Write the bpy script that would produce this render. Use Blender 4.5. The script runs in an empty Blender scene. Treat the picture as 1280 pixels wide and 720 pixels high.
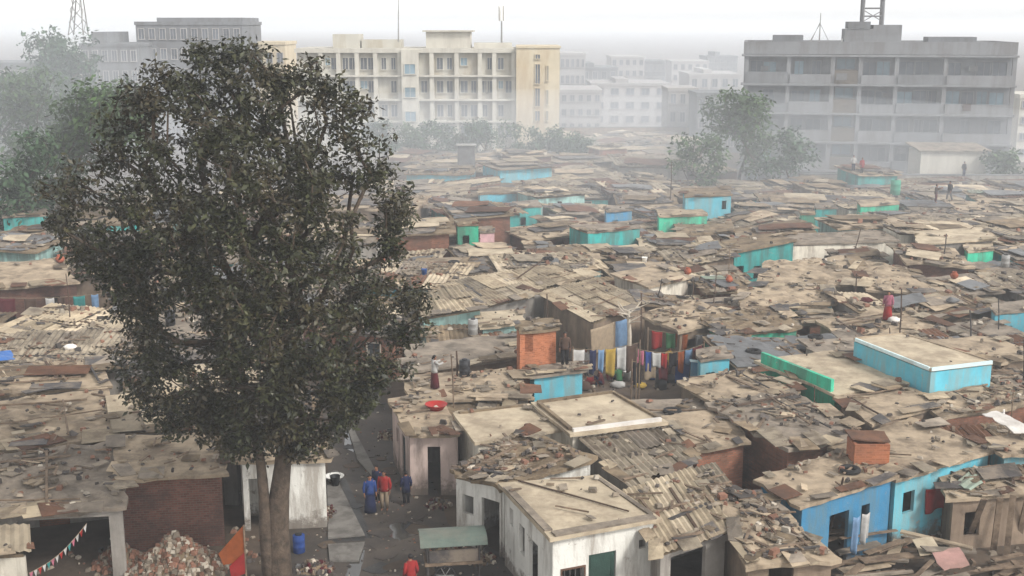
import bpy, math, random
from mathutils import Vector, Matrix, noise
random.seed(7)
R = random.Random(11)
scene = bpy.context.scene
COL = scene.collection
# ---------------------------------------------------------------- camera
CAM_H, FPX = 18.0, 1500.0
PITCH = math.atan(330.0 / FPX)
cd = bpy.data.cameras.new('camera'); cam = bpy.data.objects.new('camera', cd); COL.objects.link(cam)
cam.location = (0, 0, CAM_H); cam.rotation_euler = (math.pi / 2 - PITCH, 0, 0)
cd.sensor_width = 36.0; cd.lens = 36.0 * FPX / 1280.0; cd.clip_start = 0.5; cd.clip_end = 6000
scene.camera = cam
CP, SP = math.cos(PITCH), math.sin(PITCH)

def P(px, py, z=0.0):
    """photo pixel + known height -> world point"""
    X = (px - 640) / FPX; U = (360 - py) / FPX
    dx, dy, dz = X, CP + SP * U, -SP + CP * U
    t = (z - CAM_H) / dz
    return Vector((dx * t, dy * t, z))

def PD(px, py, dist):
    """photo pixel + distance along y -> world point"""
    X = (px - 640) / FPX; U = (360 - py) / FPX
    dx, dy, dz = X, CP + SP * U, -SP + CP * U
    t = dist / dy
    return Vector((dx * t, dist, CAM_H + dz * t))

def pix(v):
    """world point -> photo pixel (for describing neighbours)"""
    d = v - Vector((0, 0, CAM_H))
    f = d.y * CP - d.z * SP; u = d.y * SP + d.z * CP
    return (640 + FPX * d.x / f, 360 - FPX * u / f)

# ---------------------------------------------------------------- materials
def lin(c):
    def f(v):
        v /= 255.0
        return v / 12.92 if v <= 0.04045 else ((v + 0.055) / 1.055) ** 2.4
    return tuple(f(v) for v in c)

MATS = {}
def mat(name, col, var=0.25, scale=1.3, rough=0.9, bump=0.25, stain=None, amt=0.5, sscale=0.5, fine=18, rnd=0.22,
        brick=None, streak=False, spec=0.2, island=0.0, lo=0.46, hi=0.62, foot=False):
    m = bpy.data.materials.new(name); m.use_nodes = True
    nt = m.node_tree; N = nt.nodes; L = nt.links
    bs = N['Principled BSDF']; bs.inputs['Roughness'].default_value = rough
    bs.inputs['Specular IOR Level'].default_value = spec
    base = lin(col)
    geo = N.new('ShaderNodeNewGeometry')
    pos = geo.outputs['Position']
    n1 = N.new('ShaderNodeTexNoise'); n1.inputs['Scale'].default_value = scale; n1.inputs['Detail'].default_value = 9; n1.inputs['Roughness'].default_value = 0.68
    L.new(pos, n1.inputs['Vector'])
    r1 = N.new('ShaderNodeValToRGB'); e = r1.color_ramp.elements
    e[0].position = 0.33; e[1].position = 0.68
    e[0].color = tuple(max(0, b * (1 - var)) for b in base) + (1,)
    e[1].color = tuple(min(0.85, b * (1 + var)) for b in base) + (1,)
    L.new(n1.outputs['Fac'], r1.inputs['Fac'])
    out = r1.outputs['Color']
    if brick:
        sx = N.new('ShaderNodeSeparateXYZ'); L.new(pos, sx.inputs[0])
        ad = N.new('ShaderNodeMath'); ad.operation = 'ADD'; L.new(sx.outputs['X'], ad.inputs[0]); L.new(sx.outputs['Y'], ad.inputs[1])
        cb = N.new('ShaderNodeCombineXYZ'); L.new(ad.outputs[0], cb.inputs['X']); L.new(sx.outputs['Z'], cb.inputs['Y'])
        bt = N.new('ShaderNodeTexBrick'); L.new(cb.outputs[0], bt.inputs['Vector'])
        bt.inputs['Scale'].default_value = 1.0; bt.inputs['Brick Width'].default_value = 0.24; bt.inputs['Row Height'].default_value = 0.085
        bt.inputs['Mortar Size'].default_value = 0.012; bt.inputs['Mortar'].default_value = lin(brick) + (1,)
        bt.inputs['Color1'].default_value = (1, 1, 1, 1); bt.inputs['Color2'].default_value = (0.62, 0.58, 0.55, 1)
        mb = N.new('ShaderNodeMix'); mb.data_type = 'RGBA'; mb.blend_type = 'MULTIPLY'; mb.inputs[0].default_value = 1
        L.new(out, mb.inputs[6]); L.new(bt.outputs['Color'], mb.inputs[7])
        mm = N.new('ShaderNodeMix'); mm.data_type = 'RGBA'; L.new(bt.outputs['Fac'], mm.inputs[0]); L.new(mb.outputs[2], mm.inputs[6])
        mm.inputs[7].default_value = lin(brick) + (1,)
        out = mm.outputs[2]
    if stain:
        n2 = N.new('ShaderNodeTexNoise'); n2.inputs['Scale'].default_value = sscale; n2.inputs['Detail'].default_value = 7; n2.inputs['Roughness'].default_value = 0.7
        if streak:
            mp = N.new('ShaderNodeMapping'); mp.inputs['Scale'].default_value = (1, 1, 0.16); L.new(pos, mp.inputs['Vector']); L.new(mp.outputs[0], n2.inputs['Vector'])
        else:
            mp = N.new('ShaderNodeMapping'); mp.inputs['Location'].default_value = (31, 17, 5); L.new(pos, mp.inputs['Vector']); L.new(mp.outputs[0], n2.inputs['Vector'])
        r2 = N.new('ShaderNodeValToRGB'); r2.color_ramp.elements[0].position = lo; r2.color_ramp.elements[1].position = hi
        r2.color_ramp.elements[1].color = (amt, amt, amt, 1)
        L.new(n2.outputs['Fac'], r2.inputs['Fac'])
        ms = N.new('ShaderNodeMix'); ms.data_type = 'RGBA'; L.new(r2.outputs['Color'], ms.inputs[0]); L.new(out, ms.inputs[6]); ms.inputs[7].default_value = lin(stain) + (1,)
        out = ms.outputs[2]
    if foot:
        # splashed mud on the lowest half metre and bare plaster where paint fell off
        sz = N.new('ShaderNodeSeparateXYZ'); L.new(pos, sz.inputs[0])
        nf = N.new('ShaderNodeTexNoise'); nf.inputs['Scale'].default_value = 2.2; nf.inputs['Detail'].default_value = 8; nf.inputs['Roughness'].default_value = .75; L.new(pos, nf.inputs['Vector'])
        ma = N.new('ShaderNodeMath'); ma.operation = 'MULTIPLY_ADD'; L.new(nf.outputs['Fac'], ma.inputs[0]); ma.inputs[1].default_value = 2.4; ma.inputs[2].default_value = -.75
        sb = N.new('ShaderNodeMath'); sb.operation = 'SUBTRACT'; L.new(ma.outputs[0], sb.inputs[0]); L.new(sz.outputs['Z'], sb.inputs[1])
        mr2 = N.new('ShaderNodeMapRange'); mr2.inputs['From Min'].default_value = -.15; mr2.inputs['From Max'].default_value = .25; mr2.inputs['To Max'].default_value = .8; L.new(sb.outputs[0], mr2.inputs['Value'])
        mf = N.new('ShaderNodeMix'); mf.data_type = 'RGBA'; L.new(mr2.outputs[0], mf.inputs[0]); L.new(out, mf.inputs[6]); mf.inputs[7].default_value = lin((96, 86, 76)) + (1,); out = mf.outputs[2]
        np_ = N.new('ShaderNodeTexNoise'); np_.inputs['Scale'].default_value = 1.1; np_.inputs['Detail'].default_value = 10; np_.inputs['Roughness'].default_value = .8; L.new(pos, np_.inputs['Vector'])
        rp = N.new('ShaderNodeValToRGB'); rp.color_ramp.elements[0].position = .6; rp.color_ramp.elements[1].position = .63; rp.color_ramp.elements[1].color = (.75, .75, .75, 1); L.new(np_.outputs['Fac'], rp.inputs['Fac'])
        mp2 = N.new('ShaderNodeMix'); mp2.data_type = 'RGBA'; L.new(rp.outputs['Color'], mp2.inputs[0]); L.new(out, mp2.inputs[6]); mp2.inputs[7].default_value = lin((140, 132, 122)) + (1,); out = mp2.outputs[2]
    if rnd or island:
        oi = N.new('ShaderNodeObjectInfo')
        mr = N.new('ShaderNodeMapRange'); mr.inputs['To Min'].default_value = 1 - max(rnd, island); mr.inputs['To Max'].default_value = 1 + max(rnd, island)
        L.new(geo.outputs['Random Per Island'] if island else oi.outputs['Random'], mr.inputs['Value'])
        mv = N.new('ShaderNodeMix'); mv.data_type = 'RGBA'; mv.blend_type = 'MULTIPLY'; mv.inputs[0].default_value = 1
        L.new(out, mv.inputs[6]); L.new(mr.outputs[0], mv.inputs[7])
        out = mv.outputs[2]
    L.new(out, bs.inputs['Base Color'])
    if bump:
        n3 = N.new('ShaderNodeTexNoise'); n3.inputs['Scale'].default_value = fine; n3.inputs['Detail'].default_value = 6; L.new(pos, n3.inputs['Vector'])
        bp = N.new('ShaderNodeBump'); bp.inputs['Strength'].default_value = bump; bp.inputs['Distance'].default_value = 0.05
        L.new(n3.outputs['Fac'], bp.inputs['Height']); L.new(bp.outputs[0], bs.inputs['Normal'])
    MATS[name] = m
    return m

# roofs
D = (88, 78, 68)
mat('roof_tan', (148, 132, 111), 0.26, 1.1, stain=(90, 78, 65), amt=0.75, sscale=0.8, island=0.32)
mat('roof_pale', (164, 150, 128), 0.2, 1.2, stain=(110, 96, 80), amt=0.6, sscale=0.7, island=0.32)
mat('roof_grey', (124, 113, 100), 0.3, 1.2, stain=(73, 66, 58), amt=0.7, sscale=0.8, island=0.32)
mat('roof_brown', (115, 100, 80), 0.3, 1.4, stain=(63, 52, 44), amt=0.7, sscale=0.9, island=0.32)
mat('roof_rust', (94, 66, 50), 0.3, 1.4, stain=(64, 51, 43), amt=0.7, sscale=0.8, island=0.32)
mat('asbestos', (132, 121, 104), 0.22, 1.6, stain=(80, 69, 58), amt=0.8, sscale=1.1, island=0.32)
mat('asbestos_tan', (148, 134, 112), 0.2, 1.6, stain=(95, 80, 66), amt=0.7, sscale=1.0, island=0.32)
mat('tarp_black', (64, 60, 58), 0.35, 1.6, rough=0.6, stain=(122, 110, 96), amt=0.7, sscale=1.0)
mat('tarp_grey', (98, 98, 98), 0.2, 1.2, rough=0.6, stain=(65, 60, 56), amt=0.6)
mat('tarp_blue', (58, 104, 168), 0.2, 1.2, rough=0.5, stain=(120, 130, 140), amt=0.4)
mat('tarp_green', (84, 94, 86), 0.25, 1.2, rough=0.6, stain=(110, 104, 92), amt=0.6)
mat('tarp_white', (214, 208, 200), 0.08, 1.5, rough=0.6, stain=(150, 138, 124), amt=0.5)
mat('sheet_pink', (149, 115, 107), 0.2, 1.2, stain=(102, 85, 75), amt=0.6)
mat('tin_green', (122, 134, 120), 0.15, 1.2, stain=(93, 83, 72), amt=0.6)
# walls
mat('wall_white', (214, 211, 202), 0.08, 1.0, stain=(136, 126, 114), amt=0.75, sscale=1.5, streak=True, foot=True)
mat('wall_cream', (200, 192, 176), 0.12, 1.0, stain=(122, 110, 98), amt=0.7, sscale=1.4, streak=True, foot=True)
mat('wall_pinkish', (190, 170, 160), 0.12, 1.0, stain=(110, 98, 90), amt=0.8, sscale=1.2, streak=True, foot=True)
mat('wall_grey', (138, 132, 124), 0.2, 1.1, stain=(86, 78, 72), amt=0.5, sscale=1.2, streak=True)
mat('wall_mud', (122, 106, 90), 0.25, 1.1, stain=(80, 68, 58), amt=0.5, sscale=1.2, streak=True)
mat('wall_brick', (136, 88, 68), 0.25, 1.4, brick=(104, 86, 74), stain=(84, 68, 58), amt=0.7, sscale=0.9)
mat('wall_darkbrick', (104, 68, 56), 0.3, 1.4, brick=(92, 78, 70), stain=(62, 50, 46), amt=0.7, sscale=0.9)
mat('wall_orange', (161, 100, 70), 0.15, 1.3, brick=(158, 104, 76), stain=(110, 77, 60), amt=0.6)
mat('wall_blue', (60, 122, 158), 0.14, 1.2, stain=(91, 117, 127), amt=0.85, sscale=1.4, streak=True, lo=.44, hi=.6, foot=True)
mat('wall_cyan', (82, 153, 168), 0.14, 1.2, stain=(110, 135, 136), amt=0.85, sscale=1.6, streak=True, lo=.44, hi=.6, foot=True)
mat('wall_teal', (54, 148, 143), 0.18, 1.2, stain=(75, 107, 102), amt=0.85, sscale=1.4, streak=True, lo=.44, hi=.6, foot=True)
mat('wall_green', (56, 162, 129), 0.18, 1.2, stain=(72, 110, 93), amt=0.85, sscale=1.4, streak=True, lo=.44, hi=.6, foot=True)
mat('wall_paleteal', (137, 168, 161), 0.12, 1.2, stain=(101, 114, 109), amt=0.85, sscale=1.4, streak=True, lo=.44, hi=.6, foot=True)
mat('coping_blue', (196, 214, 214), 0.1, 1.5, stain=(150, 150, 140), amt=0.6)
mat('pink', (198, 156, 158), 0.15, 1.2, stain=(150, 124, 118), amt=0.6)
# details
mat('wood', (109, 93, 77), 0.35, 3.0, stain=(66, 53, 44), amt=0.7, sscale=2.0, island=0.3)
mat('wood_dark', (72, 58, 48), 0.3, 3.0, island=0.2)
mat('stone', (121, 110, 96), 0.3, 3.0, island=0.4, bump=0.4)
mat('brick_bit', (112, 81, 66), 0.3, 3.0, island=0.35)
mat('dark_bit', (70, 64, 60), 0.3, 3.0, island=0.4)
mat('light_bit', (164, 154, 139), 0.2, 3.0, island=0.25)
mat('rubber', (34, 33, 33), 0.2, 3.0, rough=0.8)
mat('black_door', (40, 44, 44), 0.3, 2.0)
mat('green_door', (44, 66, 58), 0.3, 2.0)
mat('brown_door', (84, 62, 50), 0.3, 2.0)
mat('metal', (120, 118, 114), 0.2, 2.0, rough=0.5, spec=0.5)
mat('iron', (62, 58, 56), 0.3, 2.0, rough=0.7)
mat('dark_glass', (52, 58, 62), 0.1, 2.0, rough=0.2, bump=0, spec=0.5)
mat('clay', (140, 75, 53), 0.25, 3.0)
mat('plastic_red', (153, 41, 36), 0.1, 3, rough=0.5)
mat('plastic_blue', (39, 78, 138), 0.1, 3, rough=0.5)
mat('plastic_white', (214, 212, 206), 0.06, 3, rough=0.5)
mat('plastic_black', (36, 36, 38), 0.1, 3, rough=0.5)
mat('plastic_green', (53, 131, 106), 0.1, 3, rough=0.5)
for nm, c in dict(red=(176, 48, 46), maroon=(104, 42, 48), navy=(40, 48, 84), blue=(52, 84, 156), sky=(130, 164, 200), yellow=(206, 170, 76), orange=(176, 92, 46),
                  white=(220, 216, 210), black=(38, 36, 40), pink=(206, 120, 140), teal=(64, 156, 152), grey=(130, 128, 126), green=(70, 128, 84), beige=(186, 164, 136), brown=(96, 74, 62)).items():
    mat('cloth_' + nm, tuple(v * .7 for v in c), 0.2, 4.0, rough=0.95, bump=0.15, fine=40, rnd=0.1)
mat('skin', (122, 84, 64), 0.08, 6, rough=0.6, bump=0)
mat('hair', (24, 21, 20), 0.2, 8, rough=0.6, bump=0.2)
# ground
mat('ground_mud', (84, 72, 61), 0.3, 0.5, stain=(56, 49, 44), amt=0.7, sscale=0.25, fine=6, rnd=0)
mat('asphalt', (66, 58, 51), 0.22, 1.2, rough=0.75, stain=(47, 43, 40), amt=0.8, sscale=0.5, rnd=0, spec=0.35)
mat('concrete', (111, 107, 101), 0.18, 1.4, stain=(72, 67, 62), amt=0.7, sscale=0.9, rnd=0)
mat('water', (60, 58, 54), 0.1, 1.0, rough=0.08, bump=0.02, rnd=0, spec=0.5)
mat('drain_dark', (46, 44, 42), 0.3, 1.4, rough=0.5, rnd=0)
# trees
mat('bark', (80, 68, 57), 0.35, 5.0, stain=(42, 36, 32), amt=0.7, sscale=3.0, rnd=0, bump=0.6)
mat('leaf', (48, 50, 30), 0.45, 0.9, rough=0.45, bump=0, stain=(64, 52, 39), amt=0.7, sscale=0.7, island=0.55, spec=0.3)
mat('leaf_far', (58, 77, 43), 0.35, 0.5, rough=0.7, bump=0, island=0.4)
mat('leaf_far2', (53, 73, 50), 0.35, 0.5, rough=0.7, bump=0, island=0.4)
# far buildings
mat('bld_grey', (106, 107, 109), 0.12, 0.6, stain=(80, 77, 73), amt=0.6, sscale=0.5, streak=True, rnd=0.03)
mat('bld_greylight', (116, 116, 117), 0.1, 0.6, stain=(91, 86, 82), amt=0.6, sscale=0.7, streak=True, rnd=0.03)
mat('bld_brown', (89, 79, 67), 0.12, 0.6, stain=(74, 68, 62), amt=0.5, sscale=0.7, rnd=0.03)
mat('bld_cream', (168, 164, 153), 0.08, 0.5, stain=(145, 133, 112), amt=0.6, sscale=0.5, streak=True, rnd=0.03)
mat('bld_white', (178, 173, 161), 0.06, 0.5, stain=(142, 135, 124), amt=0.5, sscale=0.5, streak=True, rnd=0.03)
mat('bld_yellow', (184, 172, 148), 0.08, 0.5, stain=(158, 135, 102), amt=0.6, sscale=0.4, streak=True, rnd=0.03)
mat('bld_window', (84, 88, 94), 0.2, 0.6, rough=0.35, bump=0, rnd=0.3)
mat('bld_bluewin', (104, 124, 134), 0.2, 0.6, rough=0.35, bump=0, rnd=0.2)
mat('bld_far', (148, 144, 141), 0.1, 0.3, rnd=0.12)

# ---------------------------------------------------------------- mesh builder
class MB:
    def __init__(s): s.v = []; s.f = []; s.m = []; s.mats = []; s.sm = False
    def mi(s, m):
        if m not in s.mats: s.mats.append(m)
        return s.mats.index(m)
    def add(s, vs, fs, m):
        o = len(s.v); k = s.mi(m)
        s.v.extend(Vector(v) for v in vs)
        for f in fs: s.f.append([o + i for i in f]); s.m.append(k)
    def hexa(s, p, m):
        """p: 4 bottom points then the 4 above them"""
        s.add(p, [(3, 2, 1, 0), (4, 5, 6, 7), (0, 1, 5, 4), (1, 2, 6, 5), (2, 3, 7, 6), (3, 0, 4, 7)], m)
    def box(s, c, size, m, rz=0.0, rot=None):
        M_ = rot if rot is not None else Matrix.Rotation(rz, 3, 'Z')
        x, y, z = size[0] / 2, size[1] / 2, size[2] / 2; c = Vector(c)
        s.hexa([c + M_ @ Vector(q) for q in ((-x, -y, -z), (x, -y, -z), (x, y, -z), (-x, y, -z), (-x, -y, z), (x, -y, z), (x, y, z), (-x, y, z))], m)
    def tube(s, pts, rad, m, n=8, cap=True):
        pts = [Vector(p) for p in pts]; k = len(pts)
        rad = rad if isinstance(rad, (list, tuple)) else [rad] * k
        vs = []; prev = None
        for i, p in enumerate(pts):
            t = (pts[min(i + 1, k - 1)] - pts[max(i - 1, 0)])
            t = t.normalized() if t.length > 1e-9 else Vector((0, 0, 1))
            if prev is None:
                a = t.orthogonal().normalized()
            else:
                a = prev - t * prev.dot(t); a = a.normalized() if a.length > 1e-6 else t.orthogonal().normalized()
            prev = a; b = t.cross(a)
            for j in range(n):
                an = 2 * math.pi * j / n
                vs.append(p + (a * math.cos(an) + b * math.sin(an)) * rad[i])
        fs = [(i * n + j, i * n + (j + 1) % n, (i + 1) * n + (j + 1) % n, (i + 1) * n + j) for i in range(k - 1) for j in range(n)]
        if cap: fs += [tuple(range(n - 1, -1, -1)), tuple((k - 1) * n + j for j in range(n))]
        s.add(vs, fs, m)
    def lathe(s, c, prof, m, n=14, squash=1.0):
        c = Vector(c); vs = []; k = len(prof)
        for r, z in prof:
            for j in range(n):
                an = 2 * math.pi * j / n
                vs.append(c + Vector((r * math.cos(an), squash * r * math.sin(an), z)))
        fs = [(i * n + j, i * n + (j + 1) % n, (i + 1) * n + (j + 1) % n, (i + 1) * n + j) for i in range(k - 1) for j in range(n)]
        fs += [tuple(range(n - 1, -1, -1)), tuple((k - 1) * n + j for j in range(n))]
        s.add(vs, fs, m)
    def build(s, name, parent=None, loc=None, smooth=False, kind=None):
        me = bpy.data.meshes.new(name)
        par_loc = ROOT_LOC.get(parent.name, Vector((0, 0, 0))) if parent else Vector((0, 0, 0))
        o_ = Vector(loc) if loc is not None else (par_loc if parent else Vector((0, 0, 0)))
        me.from_pydata([v - o_ for v in s.v], [], s.f)
        for m in s.mats: me.materials.append(MATS[m])
        me.polygons.foreach_set('material_index', s.m)
        if smooth: me.polygons.foreach_set('use_smooth', [True] * len(s.f))
        me.update()
        o = bpy.data.objects.new(name, me); COL.objects.link(o)
        o.location = o_ - par_loc if parent else o_
        if parent: o.parent = parent; ROOT_LOC[o.name] = o_
        else: ROOT_LOC[o.name] = o_
        if kind: o['kind'] = kind
        return o
ROOT_LOC = {}
def tag(o, label, cat, group=None):
    o['label'] = label; o['category'] = cat
    if group: o['group'] = group
    return o
def thing(name, label, cat, loc, group=None):
    o = bpy.data.objects.new(name, None); COL.objects.link(o); o.location = loc
    o.empty_display_size = 0.3
    ROOT_LOC[o.name] = Vector(loc)
    if label: tag(o, label, cat, group)
    else: o['category'] = cat
    if group: o['group'] = group
    return o

def lerp4(c, u, v):
    """c = FL, FR, NR, NL; u to the right, v towards the viewer"""
    return (c[0] * (1 - u) + c[1] * u) * (1 - v) + (c[3] * (1 - u) + c[2] * u) * v

def grow(c, d):
    cen = (c[0] + c[1] + c[2] + c[3]) / 4; out = []
    for p in c:
        q = p - cen; q2 = Vector((q.x, q.y, 0)); l = max(q2.length, 0.1)
        k = (l + d * 1.4) / l
        out.append(Vector((cen.x + q.x * k, cen.y + q.y * k, cen.z + q.z * k)))
    return out

def lumpy(b, c, m, amp=0.04, thick=0.09, cell=0.55, ragged=0.06, lift=0.0, freq=0.8):
    """closed slab with an uneven top and a ragged outline"""
    wu = max((c[1] - c[0]).length, (c[2] - c[3]).length); wv = max((c[3] - c[0]).length, (c[2] - c[1]).length)
    nu = max(2, min(16, round(wu / cell))); nv = max(2, min(16, round(wv / cell)))
    top = []
    for j in range(nv + 1):
        for i in range(nu + 1):
            p = lerp4(c, i / nu, j / nv).copy()
            p.z += lift + amp * 2.0 * noise.noise(p * freq) + amp * 0.6 * noise.noise(p * 3.1)
            if i in (0, nu) or j in (0, nv):
                p.x += R.uniform(-ragged, ragged); p.y += R.uniform(-ragged, ragged)
            top.append(p)
    W = nu + 1
    per = list(range(nu)) + [j * W + nu for j in range(nv)] + [nv * W + i for i in range(nu, 0, -1)] + [j * W for j in range(nv, 0, -1)]
    bot = [top[k] - Vector((0, 0, thick)) for k in per]; o = len(top)
    fs = [(j * W + i, (j + 1) * W + i, (j + 1) * W + i + 1, j * W + i + 1) for j in range(nv) for i in range(nu)]
    q = len(per)
    fs += [(per[k], per[(k + 1) % q], o + (k + 1) % q, o + k) for k in range(q)]
    fs.append(tuple(o + k for k in range(q)))
    b.add(top + bot, fs, m)

def corr(b, c, m, wave=0.3, amp=0.035, along_v=True, thick=0.012, lift=0.0, sag=0.0):
    """corrugated sheet with ridges running along v (or along u)"""
    if not along_v: c = [c[3], c[0], c[1], c[2]]
    w = ((c[1] - c[0]).length + (c[2] - c[3]).length) / 2
    nw = max(2, round(w / wave)); nu = min(nw * 4, 160); nv = 3
    t = []; e = []
    for j in range(nv + 1):
        for i in range(nu + 1):
            u, v = i / nu, j / nv
            p = lerp4(c, u, v).copy()
            p.z += lift + amp * math.sin(2 * math.pi * nw * u) + sag * math.sin(math.pi * v) + 0.02 * noise.noise(p * 1.3)
            t.append(p); e.append(p - Vector((0, 0, thick)))
    W = nu + 1; o = len(t)
    fs = []
    for j in range(nv):
        for i in range(nu):
            a = j * W + i
            fs.append((a, a + W, a + W + 1, a + 1)); fs.append((o + a, o + a + 1, o + a + W + 1, o + a + W))
    per = list(range(nu)) + [j * W + nu for j in range(nv)] + [nv * W + i for i in range(nu, 0, -1)] + [j * W for j in range(nv, 0, -1)]
    q = len(per)
    fs += [(per[k], per[(k + 1) % q], o + per[(k + 1) % q], o + per[k]) for k in range(q)]
    b.add(t + e, fs, m)

def flat(b, c, m, thick=0.1, lift=0.0):
    up = Vector((0, 0, lift)); dn = Vector((0, 0, lift - thick))
    b.hexa([c[3] + dn, c[2] + dn, c[1] + dn, c[0] + dn, c[3] + up, c[2] + up, c[1] + up, c[0] + up], m)

def bit(b, p, s, m, flatk=0.5, rng=None):
    """one broken stone / brick bit: a skewed box lying at p"""
    r = rng or R
    M_ = Matrix.Rotation(r.uniform(0, 6.28), 3, 'Z') @ Matrix.Rotation(r.uniform(-0.3, 0.3), 3, 'X')
    x, y, z = s * r.uniform(0.6, 1.2), s * r.uniform(0.4, 0.9), s * flatk * r.uniform(0.5, 1.2)
    c = p + Vector((0, 0, z * 0.4)); q = []
    for sz in (-1, 1):
        k = 1.0 if sz < 0 else r.uniform(0.6, 0.95)
        for a, d in ((-1, -1), (1, -1), (1, 1), (-1, 1)):
            q.append(c + M_ @ Vector((a * x / 2 * k * r.uniform(0.75, 1.1), d * y / 2 * k * r.uniform(0.75, 1.1), sz * z / 2)))
    b.hexa(q, m)

RUB = MB()           # loose rubble over all roofs: nobody could count it
BITS = ['stone'] * 5 + ['brick_bit'] * 3 + ['dark_bit'] * 4 + ['light_bit'] + ['wood'] * 2
def rubble(c, n, smin=0.1, smax=0.3, lift=0.02, edge=0.3, bits=BITS):
    hots = [(R.random(), R.random()) for _ in range(3)]
    for _ in range(n):
        if R.random() < edge:
            u, v = R.choice([(R.random(), R.choice((0.03, 0.97))), (R.choice((0.03, 0.97)), R.random())])
        elif R.random() < 0.55:
            h = R.choice(hots); u = min(.97, max(.03, R.gauss(h[0], .13))); v = min(.97, max(.03, R.gauss(h[1], .13)))
        else: u, v = R.uniform(.03, .97), R.uniform(.03, .97)
        p = lerp4(c, u, v); p = p + Vector((0, 0, lift))
        s = smin + (smax - smin) * R.random() ** 2
        m = R.choice(bits)
        if m == 'wood':
            a = R.uniform(0, 3.14); l = R.uniform(0.3, 1.2)
            RUB.box(p + Vector((0, 0, .05)), (l, R.uniform(.05, .12), .04), m, rot=Matrix.Rotation(a, 3, 'Z') @ Matrix.Rotation(R.uniform(-.08, .08), 3, 'Y'))
        elif R.random() < .3:
            # a flat broken piece of sheet or board
            RUB.box(p + Vector((0, 0, .04)), (s * R.uniform(1.4, 3.2), s * R.uniform(.8, 1.8), .025), R.choice(['stone', 'roof_grey', 'roof_tan', 'dark_bit', 'roof_brown', 'asbestos']), rot=Matrix.Rotation(R.uniform(0, 6), 3, 'Z') @ Matrix.Rotation(R.gauss(0, .14), 3, 'X'))
        else: bit(RUB, p, s, m, R.uniform(.3, .7))
# ---------------------------------------------------------------- huts
FOOT = []            # world outlines already built on
HUTS = []            # (root, centre, label or None)
T = 0.14

def wall_edge(b, a, c, za, zc, z0, ops, m, i0, i1):
    """wall from a to c (clockwise outline), openings = (u0, u1, zb, zt)"""
    d = Vector((c.x - a.x, c.y - a.y, 0)); L_ = d.length
    if L_ < 0.3: return
    d /= L_; nrm = Vector((d.y, -d.x, 0)) * T
    def seg(s0, s1, zb0, zb1, zt0, zt1):
        if s1 - s0 < 0.02 or zt0 - zb0 < 0.02: return
        p0 = Vector((a.x, a.y, 0)) + d * s0; p1 = Vector((a.x, a.y, 0)) + d * s1
        Z = lambda z: Vector((0, 0, z))
        b.hexa([p0 + Z(zb0), p0 + nrm + Z(zb0), p1 + nrm + Z(zb1), p1 + Z(zb1), p0 + Z(zt0), p0 + nrm + Z(zt0), p1 + nrm + Z(zt1), p1 + Z(zt1)], m)
    top = lambda s: za + (zc - za) * s / L_
    cur = i0; end = L_ - i1
    for s0, s1, zb, zt in sorted(ops):
        seg(cur, s0, z0, z0, top(cur), top(s0))
        seg(s0, s1, z0, z0, zb, zb)
        seg(s0, s1, zt, zt, top(s0), top(s1))
        cur = s1
    seg(cur, end, z0, z0, top(cur), top(end))

def opening_part(kind, o, nrm, s, w, zb, zt, parent, doorm):
    """o = corner at the outer face, s = unit direction along the wall, nrm = inward"""
    up = Vector((0, 0, 1)); c0 = o + nrm * 0.05
    def slab(b, x0, x1, z0, z1, t0, t1, m):
        q = lambda x, z, t: o + s * x + up * (z - o.z) + nrm * t
        p = [q(x0, z0, t0), q(x1, z0, t0), q(x1, z0, t1), q(x0, z0, t1), q(x0, z1, t0), q(x1, z1, t0), q(x1, z1, t1), q(x0, z1, t1)]
        b.hexa(p, m)
    if kind == 'door':
        b = MB(); slab(b, .03, w - .03, zb + .02, zt - .03, .05, .09, doorm)
        for x in (.12, w - .12): slab(b, x - .04, x + .04, zb + .1, zt - .1, .035, .0495, doorm)
        d = b.build('door', parent)
        h = MB(); slab(h, w - .16, w - .11, zb + .95, zb + 1.1, .01, .034, 'metal'); h.build('handle', d)
    elif kind in ('window', 'grille'):
        b = MB()
        for x0, x1, z0, z1 in ((-.05, w + .05, zb - .06, zb), (-.05, w + .05, zt, zt + .06), (-.05, 0, zb, zt), (w, w + .05, zb, zt)): slab(b, x0, x1, z0, z1, -.025, .06, 'light_bit' if kind == 'window' else 'brown_door')
        f = b.build('window', parent)
        if kind == 'window':
            g = MB(); slab(g, .002, w / 2 - .02, zb + .002, zt - .002, .05, .07, 'dark_glass'); slab(g, w / 2 + .02, w - .002, zb + .002, zt - .002, .05, .07, 'dark_glass'); slab(g, w / 2 - .018, w / 2 + .018, zb + .002, zt - .002, .03, .075, 'brown_door'); g.build('shutter', f)
        else:
            g = MB(); n = max(3, int(w / .16))
            for k in range(n): slab(g, (k + .4) * w / n, (k + .6) * w / n, zb + .001, zt - .001, .02, .045, 'iron')
            slab(g, .001, w - .001, (zb + zt) / 2 - .02, (zb + zt) / 2 + .02, .046, .06, 'iron')
            g.build('grille', f)

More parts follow.
